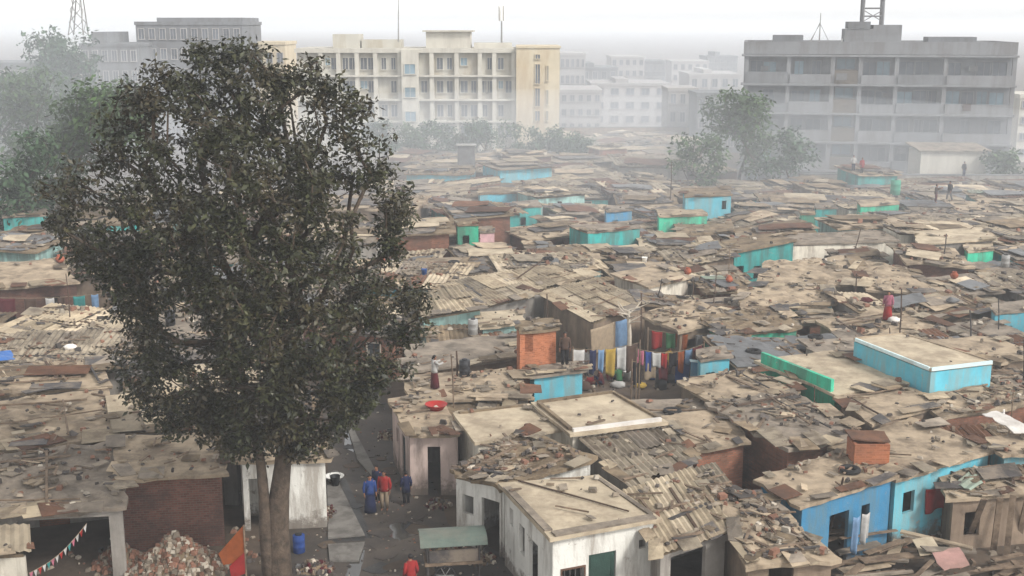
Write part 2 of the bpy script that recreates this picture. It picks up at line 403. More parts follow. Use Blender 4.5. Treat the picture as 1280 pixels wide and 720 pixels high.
def walls(root, c, m, drop, ops, z0=0.0, doorm='black_door'):
    b = MB(); parts = []
    for k in range(4):
        a, e = c[k], c[(k + 1) % 4]
        d = Vector((e.x - a.x, e.y - a.y, 0)); L_ = d.length
        if L_ < .3: continue
        d.normalize(); nrm = Vector((d.y, -d.x, 0)); lst = []
        for (u, w, zb, zt, kind) in ops.get(k, []):
            uu = 1 - u if k in (2,) else u
            w = min(w, L_ * .8); s0 = min(max(uu * L_ - w / 2, .2), L_ - .2 - w)
            if s0 < .18: continue
            tz = min(a.z, e.z) - drop - .1; zt_ = min(zt, tz)
            if zt_ - zb < .3: continue
            lst.append((s0, s0 + w, max(zb, z0 + .01) if zb > z0 else z0, zt_)); parts.append((kind, Vector((a.x, a.y, max(zb, z0))) + d * s0, nrm, d, w, max(zb, z0), zt_))
        ins = 0 if k % 2 == 0 else T + .004
        wall_edge(b, a, e, a.z - drop, e.z - drop, z0, lst, m, ins, ins)
    b.build('wall', root)
    for p in parts:
        if p[0] != 'open': opening_part(p[0], p[1], p[2], p[3], p[4], p[5], p[6], root, doorm)

def roof_sheets(b, c, mats, near, tilt=0.0, along_v=True, frag=1.0):
    """overlapping sheets laid over the frame, some patched"""
    w = ((c[1] - c[0]).length + (c[2] - c[3]).length) / 2
    l = ((c[3] - c[0]).length + (c[2] - c[1]).length) / 2
    nrow = max(1, round(l / 2.6)); k = max(2, round(w / 1.05)); lift = 0
    wv = 0.26 if near else 0.42
    for j in range(nrow):
        for i in range(k):
            u0, u1 = i / k - .02, (i + 1) / k + .02
            v0 = j / nrow - .05; v1 = (j + 1) / nrow + R.uniform(-.02, .05)
            if R.random() > frag: continue
            q = [lerp4(c, u0, v0), lerp4(c, u1, v0), lerp4(c, u1, v1), lerp4(c, u0, v1)]
            a = R.gauss(0, .03); cen = (q[0] + q[2]) / 2; M_ = Matrix.Rotation(a, 3, 'Z')
            q = [cen + M_ @ (p - cen) for p in q]
            lift = .05 + .035 * ((i + j) % 3) + .05 * (nrow - 1 - j) / max(1, nrow) + R.uniform(0, .015)
            q = [p + Vector((0, 0, lift + R.uniform(-.02, .02))) for p in q]
            corr(b, q, R.choice(mats), wv, .028 if near else .035, along_v)

def battens(roof, c, n, lift=.12):
    for _ in range(n):
        b = MB(); horiz = R.random() < .6
        if horiz: v = R.uniform(.1, .95); p0, p1 = lerp4(c, R.uniform(0, .25), v), lerp4(c, R.uniform(.7, 1.02), v + R.uniform(-.08, .08))
        else: u = R.uniform(.05, .95); p0, p1 = lerp4(c, u, R.uniform(0, .2)), lerp4(c, u + R.uniform(-.08, .08), R.uniform(.7, 1.02))
        z = Vector((0, 0, lift))
        m = R.choice(['wood', 'wood', 'wood_dark', 'iron'])
        if R.random() < .5: b.tube([p0 + z, (p0 + p1) / 2 + z * .8, p1 + z], R.uniform(.03, .05), m, 6)
        else:
            d = p1 - p0; an = math.atan2(d.y, d.x); e = -math.asin(max(-1, min(1, d.z / max(.1, d.length))))
            b.box((p0 + p1) / 2 + z, (d.length, R.uniform(.08, .16), .05), m, rot=Matrix.Rotation(an, 3, 'Z') @ Matrix.Rotation(e, 3, 'Y'))
        b.build('batten', roof)

def hut(label, c, wallm='wall_grey', roofk='tan', ops=None, z0=0.0, over=.22, rub=30, nbat=0, near=True, group='huts of the settlement', name='hut', parapet=None, doorm='black_door', rmin=.1, rmax=.3, cat='hut', wdrop=None, front=0):
    """c = four world corners FL FR NR NL of the roof (z = roof top)"""
    cen = (c[0] + c[1] + c[2] + c[3]) / 4
    root = thing(name, label, cat, (cen.x, cen.y, z0), group)
    FOOT.append([(p.x, p.y) for p in c]); HUTS.append((root, cen, label, roofk, wallm))
    if front:
        f0 = Vector((0, -front, 0)); FOOT.append([(p.x, p.y) for p in (c[3], c[2], c[2] + f0, c[3] + f0)])
    drop = .16
    ro = grow(c, over); b = MB()
    walls(root, c, wallm, drop if wdrop is None else wdrop, ops or {}, z0, doorm)
    cell = .5 if near else .9
    if roofk in ('tan', 'pale', 'grey', 'brown'):
        lumpy(b, ro, 'roof_' + roofk, .035, .12, cell, .08)
    elif roofk == 'flat':
        lumpy(b, ro, 'roof_pale', .012, .13, cell, .012)
    elif roofk.startswith('heap'):
        lumpy(b, ro, {'heap': 'roof_grey', 'heapbrown': 'roof_brown', 'heaptan': 'roof_tan'}[roofk], .09, .14, cell * .8, .1, freq=1.3)
    elif roofk.startswith('tarp'):
        lumpy(b, ro, 'roof_brown', .03, .1, cell, .05)
        q = [lerp4(ro, .04, .03), lerp4(ro, R.uniform(.6, 1.0), .05), lerp4(ro, R.uniform(.75, 1.0), .97), lerp4(ro, .02, .98)]
        lumpy(b, q, roofk.replace('tarp', 'tarp_'), .05, .03, cell * .6, .1, lift=.1, freq=1.6)
    elif roofk.startswith('sheet') or roofk.startswith('xsheet'):
        lumpy(b, c, 'roof_brown', .02, .1, 1.2, .02, lift=-.07)
        ms = {'sheet': ['asbestos'] * 3 + ['roof_grey'], 'sheettan': ['asbestos_tan'] * 3 + ['asbestos', 'roof_pale'], 'sheetrust': ['roof_rust', 'asbestos', 'roof_brown'], 'sheetmix': ['asbestos', 'asbestos_tan', 'roof_rust', 'roof_grey', 'roof_brown', 'roof_pale'], 'sheetgreen': ['tin_green']}[roofk.lstrip('x')]
        roof_sheets(b, ro, ms, near, along_v=not roofk.startswith('x'))
    if roofk.startswith('patch'):
        lumpy(b, ro, R.choice(['roof_tan', 'roof_grey', 'roof_brown']), .06, .12, cell, .08)
        for _ in range(R.randint(2, 4)):
            u, v = R.uniform(.02, .55), R.uniform(.02, .55); w, h = R.uniform(.25, .45), R.uniform(.25, .45)
            q = [lerp4(ro, u, v), lerp4(ro, u + w, v), lerp4(ro, u + w, v + h), lerp4(ro, u, v + h)]
            ce = (q[0] + q[2]) / 2; M_ = Matrix.Rotation(R.gauss(0, .2), 3, 'Z'); z = Vector((0, 0, R.uniform(.1, .22)))
            q = [ce + M_ @ (p - ce) + z + Vector((0, 0, R.uniform(-.04, .06))) for p in q]
            k = R.random()
            if k < .55: corr(b, q, R.choice(['asbestos', 'asbestos_tan', 'asbestos', 'roof_pale', 'roof_rust', 'tin_green']), .3, .025, R.random() < .5)
            else: lumpy(b, q, R.choice(['roof_tan', 'roof_grey', 'roof_pale', 'tarp_black', 'tarp_grey', 'roof_brown']), .04, .035, .5, .06)
    if roofk != 'flat' and not roofk.startswith('tarp'):
        # broken bits of sheet and thatch hanging over the eaves
        for e in (2, 2, 3, 1):
            for _ in range(R.randint(1, 3) if near else R.randint(0, 2)):
                t_ = R.uniform(.02, .8); w = R.uniform(.1, .34); d_ = R.uniform(.04, .16); o_ = R.uniform(.03, .1)
                q = [(t_, 1 - d_), (t_ + w, 1 - d_), (t_ + w, 1 + o_), (t_, 1 + o_)] if e == 2 else [(-o_, t_), (d_, t_), (d_, t_ + w), (-o_, t_ + w)] if e == 3 else [(1 - d_, t_), (1 + o_, t_), (1 + o_, t_ + w), (1 - d_, t_ + w)]
                q = [lerp4(ro, u, v) + Vector((0, 0, .13 + R.uniform(-.05, .05))) for u, v in q]; ce = (q[0] + q[2]) / 2; M_ = Matrix.Rotation(R.gauss(0, .2), 3, 'Z')
                flat(b, [ce + M_ @ (p - ce) for p in q], R.choice(['asbestos', 'roof_grey', 'roof_tan', 'roof_brown', 'asbestos_tan', 'roof_rust', 'tarp_black']), .03)
    if not near and roofk not in ('flat',) and label is None:
        for _ in range(R.randint(2, 5)):
            u, v = R.uniform(.0, .45), R.uniform(.0, .5); w, h = R.uniform(.3, .7), R.uniform(.25, .55)
            q = [lerp4(ro, u, v), lerp4(ro, u + w, v), lerp4(ro, u + w, v + h), lerp4(ro, u, v + h)]
            ce = (q[0] + q[2]) / 2; M_ = Matrix.Rotation(R.gauss(0, .2), 3, 'Z'); z = Vector((0, 0, R.uniform(.12, .34)))
            q = [ce + M_ @ (p - ce) + z + Vector((0, 0, R.uniform(-.06, .06))) for p in q]
            lumpy(b, q, R.choice(['roof_tan', 'roof_grey', 'roof_pale', 'roof_brown', 'tarp_black', 'asbestos', 'roof_rust', 'tarp_grey']), .05, .04, .6, .08)
    r = b.build('roof', root)
    if parapet:
        for k, (h, m, t) in parapet.items():
            pb = MB(); a, e = c[k], c[(k + 1) % 4]; d = (e - a); d.z = 0; d.normalize(); n = Vector((d.y, -d.x, 0)) * t; o = -n * .35 / max(t, .01) * t
            a2, e2 = a - n * .6, e - n * .6; z = Vector((0, 0, h)); zl = Vector((0, 0, -.1))
            if k % 2: a2 = a2 + d * (t + .02); e2 = e2 - d * (t + .02)
            pb.hexa([a2 + zl, a2 + n + zl, e2 + n + zl, e2 + zl, a2 + z, a2 + n + z, e2 + n + z, e2 + z], m)
            pb.build('parapet', root)
    battens(r, c, nbat)
    if rub: rubble(c, int(rub * .62), rmin, rmax, lift=.06 if not roofk.startswith('sheet') else .12)
    return root

def Q(pts, z):
    zs = z if isinstance(z, (list, tuple)) else [z] * 4
    return [P(x, y, zz) for (x, y), zz in zip(pts, zs)]

D_ = lambda u, w=.9: (u, w, 0, 2.0, 'door')
O_ = lambda u, w=.9, zt=2.0: (u, w, 0, zt, 'open')
W_ = lambda u, w=.8, zb=1.0, zt=1.9: (u, w, zb, zt, 'window')
H_ = lambda u, w=.8, zb=1.0, zt=1.9: (u, w, zb, zt, 'open')
G_ = lambda u, w=.8, zb=1.0, zt=1.9: (u, w, zb, zt, 'grille')

# the houses one can pick out in the photograph (roof corners FL FR NR NL in photo pixels)
hut('white plastered house with flat cement roof and dark doorway, nearest at bottom centre', Q([(631, 606), (745, 597), (817, 646), (691, 668)], 2.9), 'wall_white', 'flat',
    {2: [D_(.49, .95), G_(.2, .75, .95, 1.65), H_(.92, .3, 1.9, 2.2)], 3: [O_(.38, .8), H_(.62, .5, 1.1, 2.1), H_(.85, .35, 1.7, 2.3)]}, rub=22, nbat=0, over=.2, doorm='green_door', parapet={2: (.06, 'roof_grey', .34), 3: (.05, 'roof_grey', .26), 1: (.05, 'roof_grey', .16)})
hut('whitewashed hut under a mound of broken tiles, beside the green canopied cart', Q([(570, 588), (650, 541), (738, 572), (630, 604)], [2.7, 3.1, 3.0, 2.75]), 'wall_white', 'heapbrown',
    {3: [O_(.2, .8), H_(.75, .5, 1.2, 1.9)]}, rub=420, nbat=2, rmin=.1, rmax=.34)
hut('cream house with flat tan roof sloping to the alley, behind the tile mound', Q([(574, 517), (658, 507), (704, 534), (598, 550)], 2.9), 'wall_cream', 'flat', {3: [H_(.3, .6, 1.0, 1.9)]}, rub=14, parapet={1: (.08, 'roof_grey', .2), 0: (.07, 'roof_brown', .18)})
hut('flat roofed house with white front parapet at the centre of the foreground', Q([(672, 504), (765, 491), (826, 526), (716, 540)], 3.1), 'wall_cream', 'flat', {}, rub=16, parapet={2: (.14, 'tarp_white', .14), 3: (.12, 'roof_brown', .16), 0: (.1, 'roof_brown', .14), 1: (.1, 'roof_brown', .12)})
hut('house under ridged brown corrugated sheets below the white parapet', Q([(736, 553), (828, 538), (866, 576), (790, 606)], [2.75, 2.75, 2.6, 2.6]), 'wall_grey', 'sheet', {}, rub=60, nbat=1)
hut('low shed with broken corrugated roof and black open front beside white house', Q([(795, 619), (888, 588), (938, 650), (826, 690)], [2.7, 2.8, 2.35, 2.3]), 'wall_grey', 'sheettan', {2: [O_(.3, 1.5, 2.0), O_(.8, .7, 1.9)]}, rub=150, nbat=3)
hut('hut with tattered tile roof between the black open shed and blue house', Q([(895, 612), (950, 620), (1040, 694), (935, 702)], [2.7, 2.6, 2.2, 2.2]), 'wall_mud', 'heaptan', {2: [O_(.4, .8)]}, rub=330, nbat=5, rmax=.36)
hut('bright blue house with tan slab roof and washing by its door', Q([(952, 598), (1046, 566), (1114, 594), (1003, 631)], [2.75, 2.8, 2.8, 2.7]), 'wall_blue', 'tan', {2: [O_(.42, .95), H_(.72, .42, .9, 2.0)], 3: [O_(.6, 1.3, 2.1)]}, rub=70, over=.2)
hut('sky blue house with long slab roof behind the brick water tank', Q([(1046, 558), (1140, 524), (1236, 562), (1120, 596)], 2.7), 'wall_cyan', 'tan', {2: [H_(.15, .6, 1.2, 2.0), O_(.85, .6)]}, rub=50)
hut('small blue house with a white post, cut by the right edge', Q([(1240, 548), (1320, 535), (1340, 560), (1256, 566)], 2.8), 'wall_cyan', 'tan', {2: [O_(.15, .5)]}, rub=20)
hut('tall turquoise house with pale coping round its flat roof', Q([(1068, 423), (1128, 417), (1240, 452), (1164, 461)], 3.9), 'wall_cyan', 'flat', {}, rub=4, over=.02, parapet={2: (.05, 'coping_blue', .08), 3: (.05, 'coping_blue', .08), 1: (.04, 'roof_tan', .1), 0: (.04, 'roof_tan', .1)})
hut('house with emerald green parapet along its tan roof', Q([(950, 452), (1040, 440), (1130, 478), (1044, 490)], 2.9), 'wall_green', 'pale', {}, rub=14, parapet={3: (.5, 'wall_green', .16)})
hut('low house with pale cyan front beside the laundry yard', Q([(662, 458), (722, 452), (728, 462), (668, 468)], 2.9), 'wall_cyan', 'grey', {}, rub=20)
hut('tall narrow orange brick house with two small openings', Q([(646, 402), (690, 398), (695, 409), (650, 414)], 4.6), 'wall_orange', 'brown', {2: [H_(.25, .4, 2.9, 3.6), H_(.25, .4, 1.6, 2.4)]}, rub=10, over=.08)
hut('pale teal house under a pitched tin roof beside the tree', Q([(520, 372), (575, 362), (600, 385), (530, 396)], [3.1, 3.5, 3.3, 3.0]), 'wall_paleteal', 'sheettan', {2: [O_(.85, .7)], 1: [O_(.4, .8)]}, rub=8)
hut('teal fronted lean to between the pale teal house and orange brick house', Q([(600, 392), (648, 386), (650, 402), (604, 408)], 2.8), 'wall_paleteal', 'pale', {2: [O_(.1, .5)]}, rub=18)
hut('house with broad pale corrugated roof, left of two beyond the orange house', Q([(560, 358), (625, 344), (668, 368), (598, 384)], [3.1, 3.2, 3.0, 2.9]), 'wall_grey', 'sheettan', {}, rub=16, nbat=1)
hut('house with broad pale corrugated roof and white eave, right one of two', Q([(632, 343), (712, 332), (744, 345), (666, 364)], [3.1, 3.1, 3.0, 2.95]), 'wall_grey', 'sheettan', {}, rub=14, nbat=1)
hut('hut with tan sheet roof held by a long dark ridge pole', Q([(680, 370), (745, 352), (806, 380), (742, 402)], [2.9, 3.0, 2.8, 2.7]), 'wall_mud', 'sheettan', {}, rub=40, nbat=4)
hut('pale house with two dark doorways under a smooth tan roof', Q([(768, 342), (818, 332), (860, 345), (812, 358)], 3.0), 'wall_cream', 'tan', {2: [O_(.3, .7), O_(.65, .7)]}, rub=10)
hut('stall with deep dark open front full of clothes by the laundry yard', Q([(806, 392), (870, 376), (925, 398), (850, 412)], [2.9, 3.0, 2.7, 2.6]), 'wall_mud', 'heaptan', {2: [O_(.3, 2.0), O_(.8, .8)]}, rub=110)
hut('green walled hut with dark doorway under a lumpy tile roof', Q([(882, 396), (968, 384), (996, 408), (908, 420)], [2.9, 2.9, 2.6, 2.6]), 'wall_green', 'heapbrown', {2: [O_(.35, .7), O_(.65, .6)]}, rub=110)
hut('long pale green walled shed under a wide tile roof', Q([(930, 362), (1030, 356), (1040, 380), (930, 386)], [3.0, 3.0, 2.6, 2.6]), 'wall_paleteal', 'heaptan', {2: [O_(.2, 1.0), O_(.95, .6)]}, rub=100)
hut('wide house with rough tan roof in front of the whitewashed wall', Q([(960, 328), (1060, 320), (1080, 352), (946, 360)], [3.1, 3.1, 2.8, 2.8]), 'wall_mud', 'heaptan', {}, rub=120)
hut('wide house with rough tan roof and dark eave right of the teal shed roof', Q([(1068, 326), (1130, 334), (1190, 366), (1086, 362)], [3.1, 3.0, 2.7, 2.7]), 'wall_mud', 'heaptan', {2: [O_(.5, 1.2)]}, rub=120)
hut('teal house with rising side wall in the middle distance', Q([(905, 300), (962, 292), (992, 300), (918, 315)], [3.0, 3.3, 3.5, 3.0]), 'wall_teal', 'brown', {2: [O_(.1, .6), H_(.4, .6)]}, rub=24, front=3.2, near=False)
hut('square pale blue block house standing above the far roofs', Q([(854, 236), (906, 234), (914, 243), (857, 245)], 4.5), 'wall_cyan', 'brown', {2: [H_(.25, .5, 2.7, 3.3), H_(.85, .4, 3.3, 4.0)], 1: [H_(.5, .6, 4, 5)]}, rub=8, front=0, near=False, over=.1)
hut('low mint green house in front of the square pale blue block', Q([(822, 262), (876, 260), (884, 268), (824, 270)], 3.4), 'wall_green', 'tan', {2: [H_(.3, .5)]}, rub=6, front=1.3, near=False, over=.08)
hut('bright aqua walled house with dark curtain, left of the mint house', Q([(712, 282), (792, 276), (800, 284), (735, 290)], 3.3), 'wall_teal', 'grey', {2: [O_(.4, .9), ]}, rub=12, front=1.3, near=False, over=.08)
hut('small green upright hut with pink neighbour in the far middle', Q([(570, 274), (594, 273), (598, 280), (572, 281)], 4.0), 'wall_green', 'brown', {2: [H_(.4, .5, 2.5, 3.2)]}, rub=3, front=1.3, near=False, over=.06)
hut('small pink hut leaning on the green upright hut', Q([(600, 283), (614, 282), (618, 289), (600, 290)], 3.0), 'pink', 'grey', {}, rub=2, front=1.3, near=False, over=.06)
hut('jade green hut below the far right office block', Q([(1072, 250), (1118, 247), (1124, 254), (1076, 257)], 3.3), 'wall_green', 'tan', {2: [O_(.3, .5)]}, rub=5, front=1.3, near=False, over=.06)
hut('roofless grey ruin with round holes in its pale slab', Q([(1146, 290), (1225, 284), (1240, 298), (1150, 304)], 3.5), 'wall_grey', 'pale', {2: [H_(.6, .6, .8, 2.0), O_(.85, .5)]}, rub=16, front=1.3, near=False)
hut('long whitewashed wall house with one round hole in the middle distance', Q([(992, 292), (1100, 288), (1118, 300), (990, 305)], 3.2), 'wall_cream', 'grey', {2: [H_(.35, .5, 1.8, 2.3)]}, rub=20, front=1.3, near=False)
hut('house with smooth clay tan roof above red cloth at left', Q([(-30, 330), (62, 325), (95, 352), (-28, 362)], [3.1, 3.1, 2.8, 2.8]), 'wall_darkbrick', 'tan', {2: [O_(.25, 1.2), O_(.75, .8)]}, rub=6)
hut('red brick hut with tan slab roof behind the stone heap at lower left', Q([(150, 548), (268, 540), (276, 590), (150, 596)], [2.9, 2.9, 2.75, 2.75]), 'wall_darkbrick', 'tan', {}, rub=60)
hut('low hut with dark open doorway and bunting at bottom left', Q([(-40, 575), (140, 555), (152, 632), (-36, 642)], [2.8, 2.85, 2.5, 2.5]), 'wall_grey', 'heap', {2: [O_(.6, 2.9, 2.15)]}, rub=300, nbat=4)
hut('hut with two tarred roof sheets left of the tree, above the black doorway', Q([(-40, 505), (130, 488), (142, 545), (-38, 565)], [2.9, 2.95, 2.7, 2.7]), 'wall_mud', 'heaptan', {}, rub=160, nbat=4)
hut('hut with layered tan planked roof at the left edge', Q([(-50, 462), (120, 448), (132, 480), (-46, 496)], [2.9, 2.95, 2.8, 2.75]), 'wall_grey', 'patch', {}, rub=120, nbat=6)
hut('hut roofed with three long pale corrugated strips left of trunk', Q([(140, 500), (232, 492), (262, 532), (150, 540)], [3.0, 3.0, 2.85, 2.85]), 'wall_grey', 'xsheettan', {}, rub=30, nbat=2)
hut('whitewashed shed standing right behind the tree trunk', Q([(300, 555), (400, 552), (406, 572), (302, 576)], [2.8, 2.8, 2.7, 2.7]), 'wall_white', 'tan', {2: [O_(.02, .7)]}, rub=40)
hut('hut with pale ribbed sheet wall at the bottom left corner', Q([(-60, 668), (22, 664), (30, 690), (-60, 694)], [2.3, 2.3, 2.1, 2.1]), 'wall_cream', 'sheettan', {}, rub=6)
hut('pink plastered house with dark door lining the right side of alley', Q([(490, 500), (548, 492), (572, 540), (512, 540)], [2.7, 2.7, 2.6, 2.6]), 'wall_pinkish', 'tan', {3: [D_(.35, .7), H_(.7, .5, 1.2, 1.9)], 2: [O_(.5, .5)]}, rub=60)
hut('hut with wide rubble strewn roof where a person in dark red sits', Q([(508, 470), (640, 462), (660, 496), (520, 500)], 2.75), 'wall_grey', 'tan', {}, rub=120)
hut('hut with wide pale mud roof behind the person in dark red', Q([(510, 432), (640, 418), (652, 445), (518, 462)], 2.6), 'wall_mud', 'grey', {}, rub=30)
hut('low stone hut with leaning planks against it at the right edge', Q([(1180, 592), (1300, 578), (1320, 610), (1192, 622)], [2.2, 2.2, 2.0, 2.0]), 'wall_mud', 'patch', {2: [H_(.2, .6, .5, 1.4)]}, rub=120, nbat=4)
hut('hut with grey slab roof edged in brick, right of the white parapet', Q([(835, 522), (905, 512), (930, 548), (872, 560)], 2.75), 'wall_brick', 'tan', {}, rub=20)
hut('long brick walled hut with rubble roof crossing the right foreground', Q([(890, 505), (990, 490), (1075, 540), (985, 560)], [3.0, 3.0, 2.9, 2.9]), 'wall_brick', 'heap', {}, rub=200, nbat=4)
hut('hut with dark open side beside the tall turquoise house', Q([(1150, 428), (1240, 420), (1290, 442), (1250, 452)], 3.0), 'wall_mud', 'tan', {2: [O_(.4, 1.2)]}, rub=30)
hut('hut with brown slab roof filling the corner below the green parapet', Q([(852, 476), (938, 462), (990, 488), (895, 502)], 2.8), 'wall_mud', 'tan', {}, rub=110, nbat=2)
hut('hut with smooth tan roof between green parapet and tall turquoise house', Q([(1052, 496), (1128, 482), (1176, 504), (1092, 528)], 2.85), 'wall_mud', 'tan', {}, rub=40, nbat=2)
hut('hut with rubble roof right under the tall turquoise house front', Q([(1150, 496), (1260, 476), (1290, 500), (1184, 520)], 2.8), 'wall_brick', 'heaptan', {}, rub=150, nbat=3)
for lb, pts, z, wm, rk in [('small teal sided hut left of the aqua walled house', [(640, 252), (672, 250), (676, 257), (642, 259)], 3.2, 'wall_teal', 'grey'), ('bright turquoise strip of wall far left of the square pale blue block', [(598, 236), (640, 234), (646, 240), (600, 242)], 3.2, 'wall_cyan', 'brown'),
        ('small sea green hut between pale blue block and jade green hut', [(1018, 254), (1042, 253), (1046, 259), (1020, 260)], 3.3, 'wall_teal', 'grey'), ('small green walled hut at right beyond the tall turquoise house', [(1206, 306), (1238, 302), (1242, 311), (1210, 314)], 3.2, 'wall_green', 'pale'),
        ('pale cyan hut near the right edge above the tall turquoise house', [(1240, 380), (1292, 374), (1296, 386), (1244, 391)], 3.1, 'wall_cyan', 'grey'), ('teal hut at the left edge behind the big tree', [(2, 262), (56, 258), (60, 268), (4, 271)], 3.2, 'wall_teal', 'grey'),
        ('turquoise hut glimpsed through the left side of the big crown', [(132, 272), (170, 270), (174, 278), (134, 281)], 3.2, 'wall_teal', 'brown'), ('sea green walled hut right of the teal house with rising wall', [(1000, 262), (1016, 261), (1019, 266), (1002, 267)], 3.1, 'wall_green', 'brown'),
        ('little blue walled hut behind the aqua walled house', [(756, 258), (786, 256), (790, 262), (758, 264)], 3.1, 'wall_blue', 'grey'), ('aqua hut low beside the long whitewashed wall', [(1120, 306), (1138, 304), (1142, 310), (1122, 312)], 3.1, 'wall_cyan', 'tan'),
        ('turquoise walled room at the right end of the laundry yard', [(872, 438), (905, 432), (912, 444), (876, 449)], 3.0, 'wall_cyan', 'grey')]:
    hut(lb, Q(pts, z), wm, rk, {2: [H_(.35, .5, 1.6, 2.3)]}, rub=6, near=False, over=.08, front=1.2)
hut('low hut with brown roof right at the foot of the square pale blue block', Q([(846, 280), (912, 276), (916, 288), (850, 293)], 2.7), 'wall_mud', 'heapbrown', {}, rub=30, near=False)
HERO_N = len(HUTS)
# ---------------------------------------------------------------- free places that stay open
ALLEY = [P(x, y) for x, y in [(352, 760), (352, 640), (412, 590), (404, 520), (410, 480), (455, 478), (478, 500), (500, 545), (546, 612), (560, 655), (640, 700), (640, 760)]]
YARDS = [ALLEY,
         [P(x, y) for x, y in [(-60, 412), (128, 404), (142, 440), (-60, 452)]],
         [P(x, y) for x, y in [(668, 498), (846, 486), (846, 474), (840, 462), (800, 440), (740, 430), (700, 470)]],
         [P(x, y, 2.5) for x, y in [(684, 452), (866, 436), (884, 470), (848, 488), (712, 494)]],
         [P(x, y) for x, y in [(1010, 700), (1190, 640), (1300, 660), (1320, 760), (1000, 760)]],
         [P(x, y) for x, y in [(30, 760), (30, 712), (150, 670), (300, 660), (352, 690), (352, 760)]],
         [P(x, y, 0) for x, y in [(1045, 662), (1190, 640), (1200, 690), (1020, 720)]]]
FOOT2 = [[(p.x, p.y) for p in y] for y in YARDS]

def sat(a, b, m=0.0):
    """convex outlines apart? (non convex yards are close enough)"""
    for poly in (a, b):
        n = len(poly)
        for i in range(n):
            x1, y1 = poly[i]; x2, y2 = poly[(i + 1) % n]; nx, ny = y2 - y1, x1 - x2
            l = math.hypot(nx, ny) or 1; nx /= l; ny /= l
            pa = [x * nx + y * ny for x, y in a]; pb = [x * nx + y * ny for x, y in b]
            if max(pa) + m < min(pb) or max(pb) + m < min(pa): return True
    return False
def inside(pt, poly):
    x, y = pt; c = False; n = len(poly)
    for i in range(n):
        x1, y1 = poly[i]; x2, y2 = poly[i - 1]
        if (y1 > y) != (y2 > y) and x < (x2 - x1) * (y - y1) / (y2 - y1) + x1: c = not c
    return c
def hits_yard(poly):
    cen = (sum(p[0] for p in poly) / 4, sum(p[1] for p in poly) / 4)
    pts = list(poly) + [cen] + [((poly[i][0] + poly[i - 1][0]) / 2, (poly[i][1] + poly[i - 1][1]) / 2) for i in range(4)]
    for y in FOOT2:
        if any(inside(p, y) for p in pts): return True
        if any(inside(p, poly) for p in y): return True
    return False

# ---------------------------------------------------------------- the other huts, row behind row
def rect(cx, cy, w, d, a):
    ca, sa = math.cos(a), math.sin(a)
    return [(cx + x * ca - y * sa, cy + x * sa + y * ca) for x, y in ((-w / 2, d / 2), (w / 2, d / 2), (w / 2, -d / 2), (-w / 2, -d / 2))]
RK = ['heap'] * 3 + ['heapbrown'] * 3 + ['heaptan'] * 3 + ['patch'] * 8 + ['sheet'] * 2 + ['sheettan'] * 3 + ['sheetmix'] * 3 + ['xsheet'] * 2 + ['tan'] * 3 + ['grey'] * 3 + ['pale'] * 2 + ['tarpblack'] * 2 + ['tarpgrey'] * 2 + ['sheetrust'] * 4 + ['tarpblack'] * 2
WK = ['wall_brick'] * 5 + ['wall_darkbrick'] * 3 + ['wall_grey'] * 6 + ['wall_mud'] * 6 + ['wall_cream'] * 3 + ['wall_white', 'wall_paleteal', 'wall_cyan', 'wall_teal', 'wall_pinkish']
FILL = []
def try_hut(cx, cy, w, d, a):
    for k in (1.0, .8, .62, .48):
        for ox, oy in ((0, 0), (.8, 0), (-.8, 0), (0, .8), (0, -.8)):
            p = rect(cx + ox, cy + oy, w * k, d * k, a)
            if all(sat(p, q, -.12) or False for q in FOOT if abs(q[0][0] - cx) < 14 and abs(q[0][1] - cy) < 14) and not hits_yard(p):
                return p, k
    return None, 0
y = 41.0
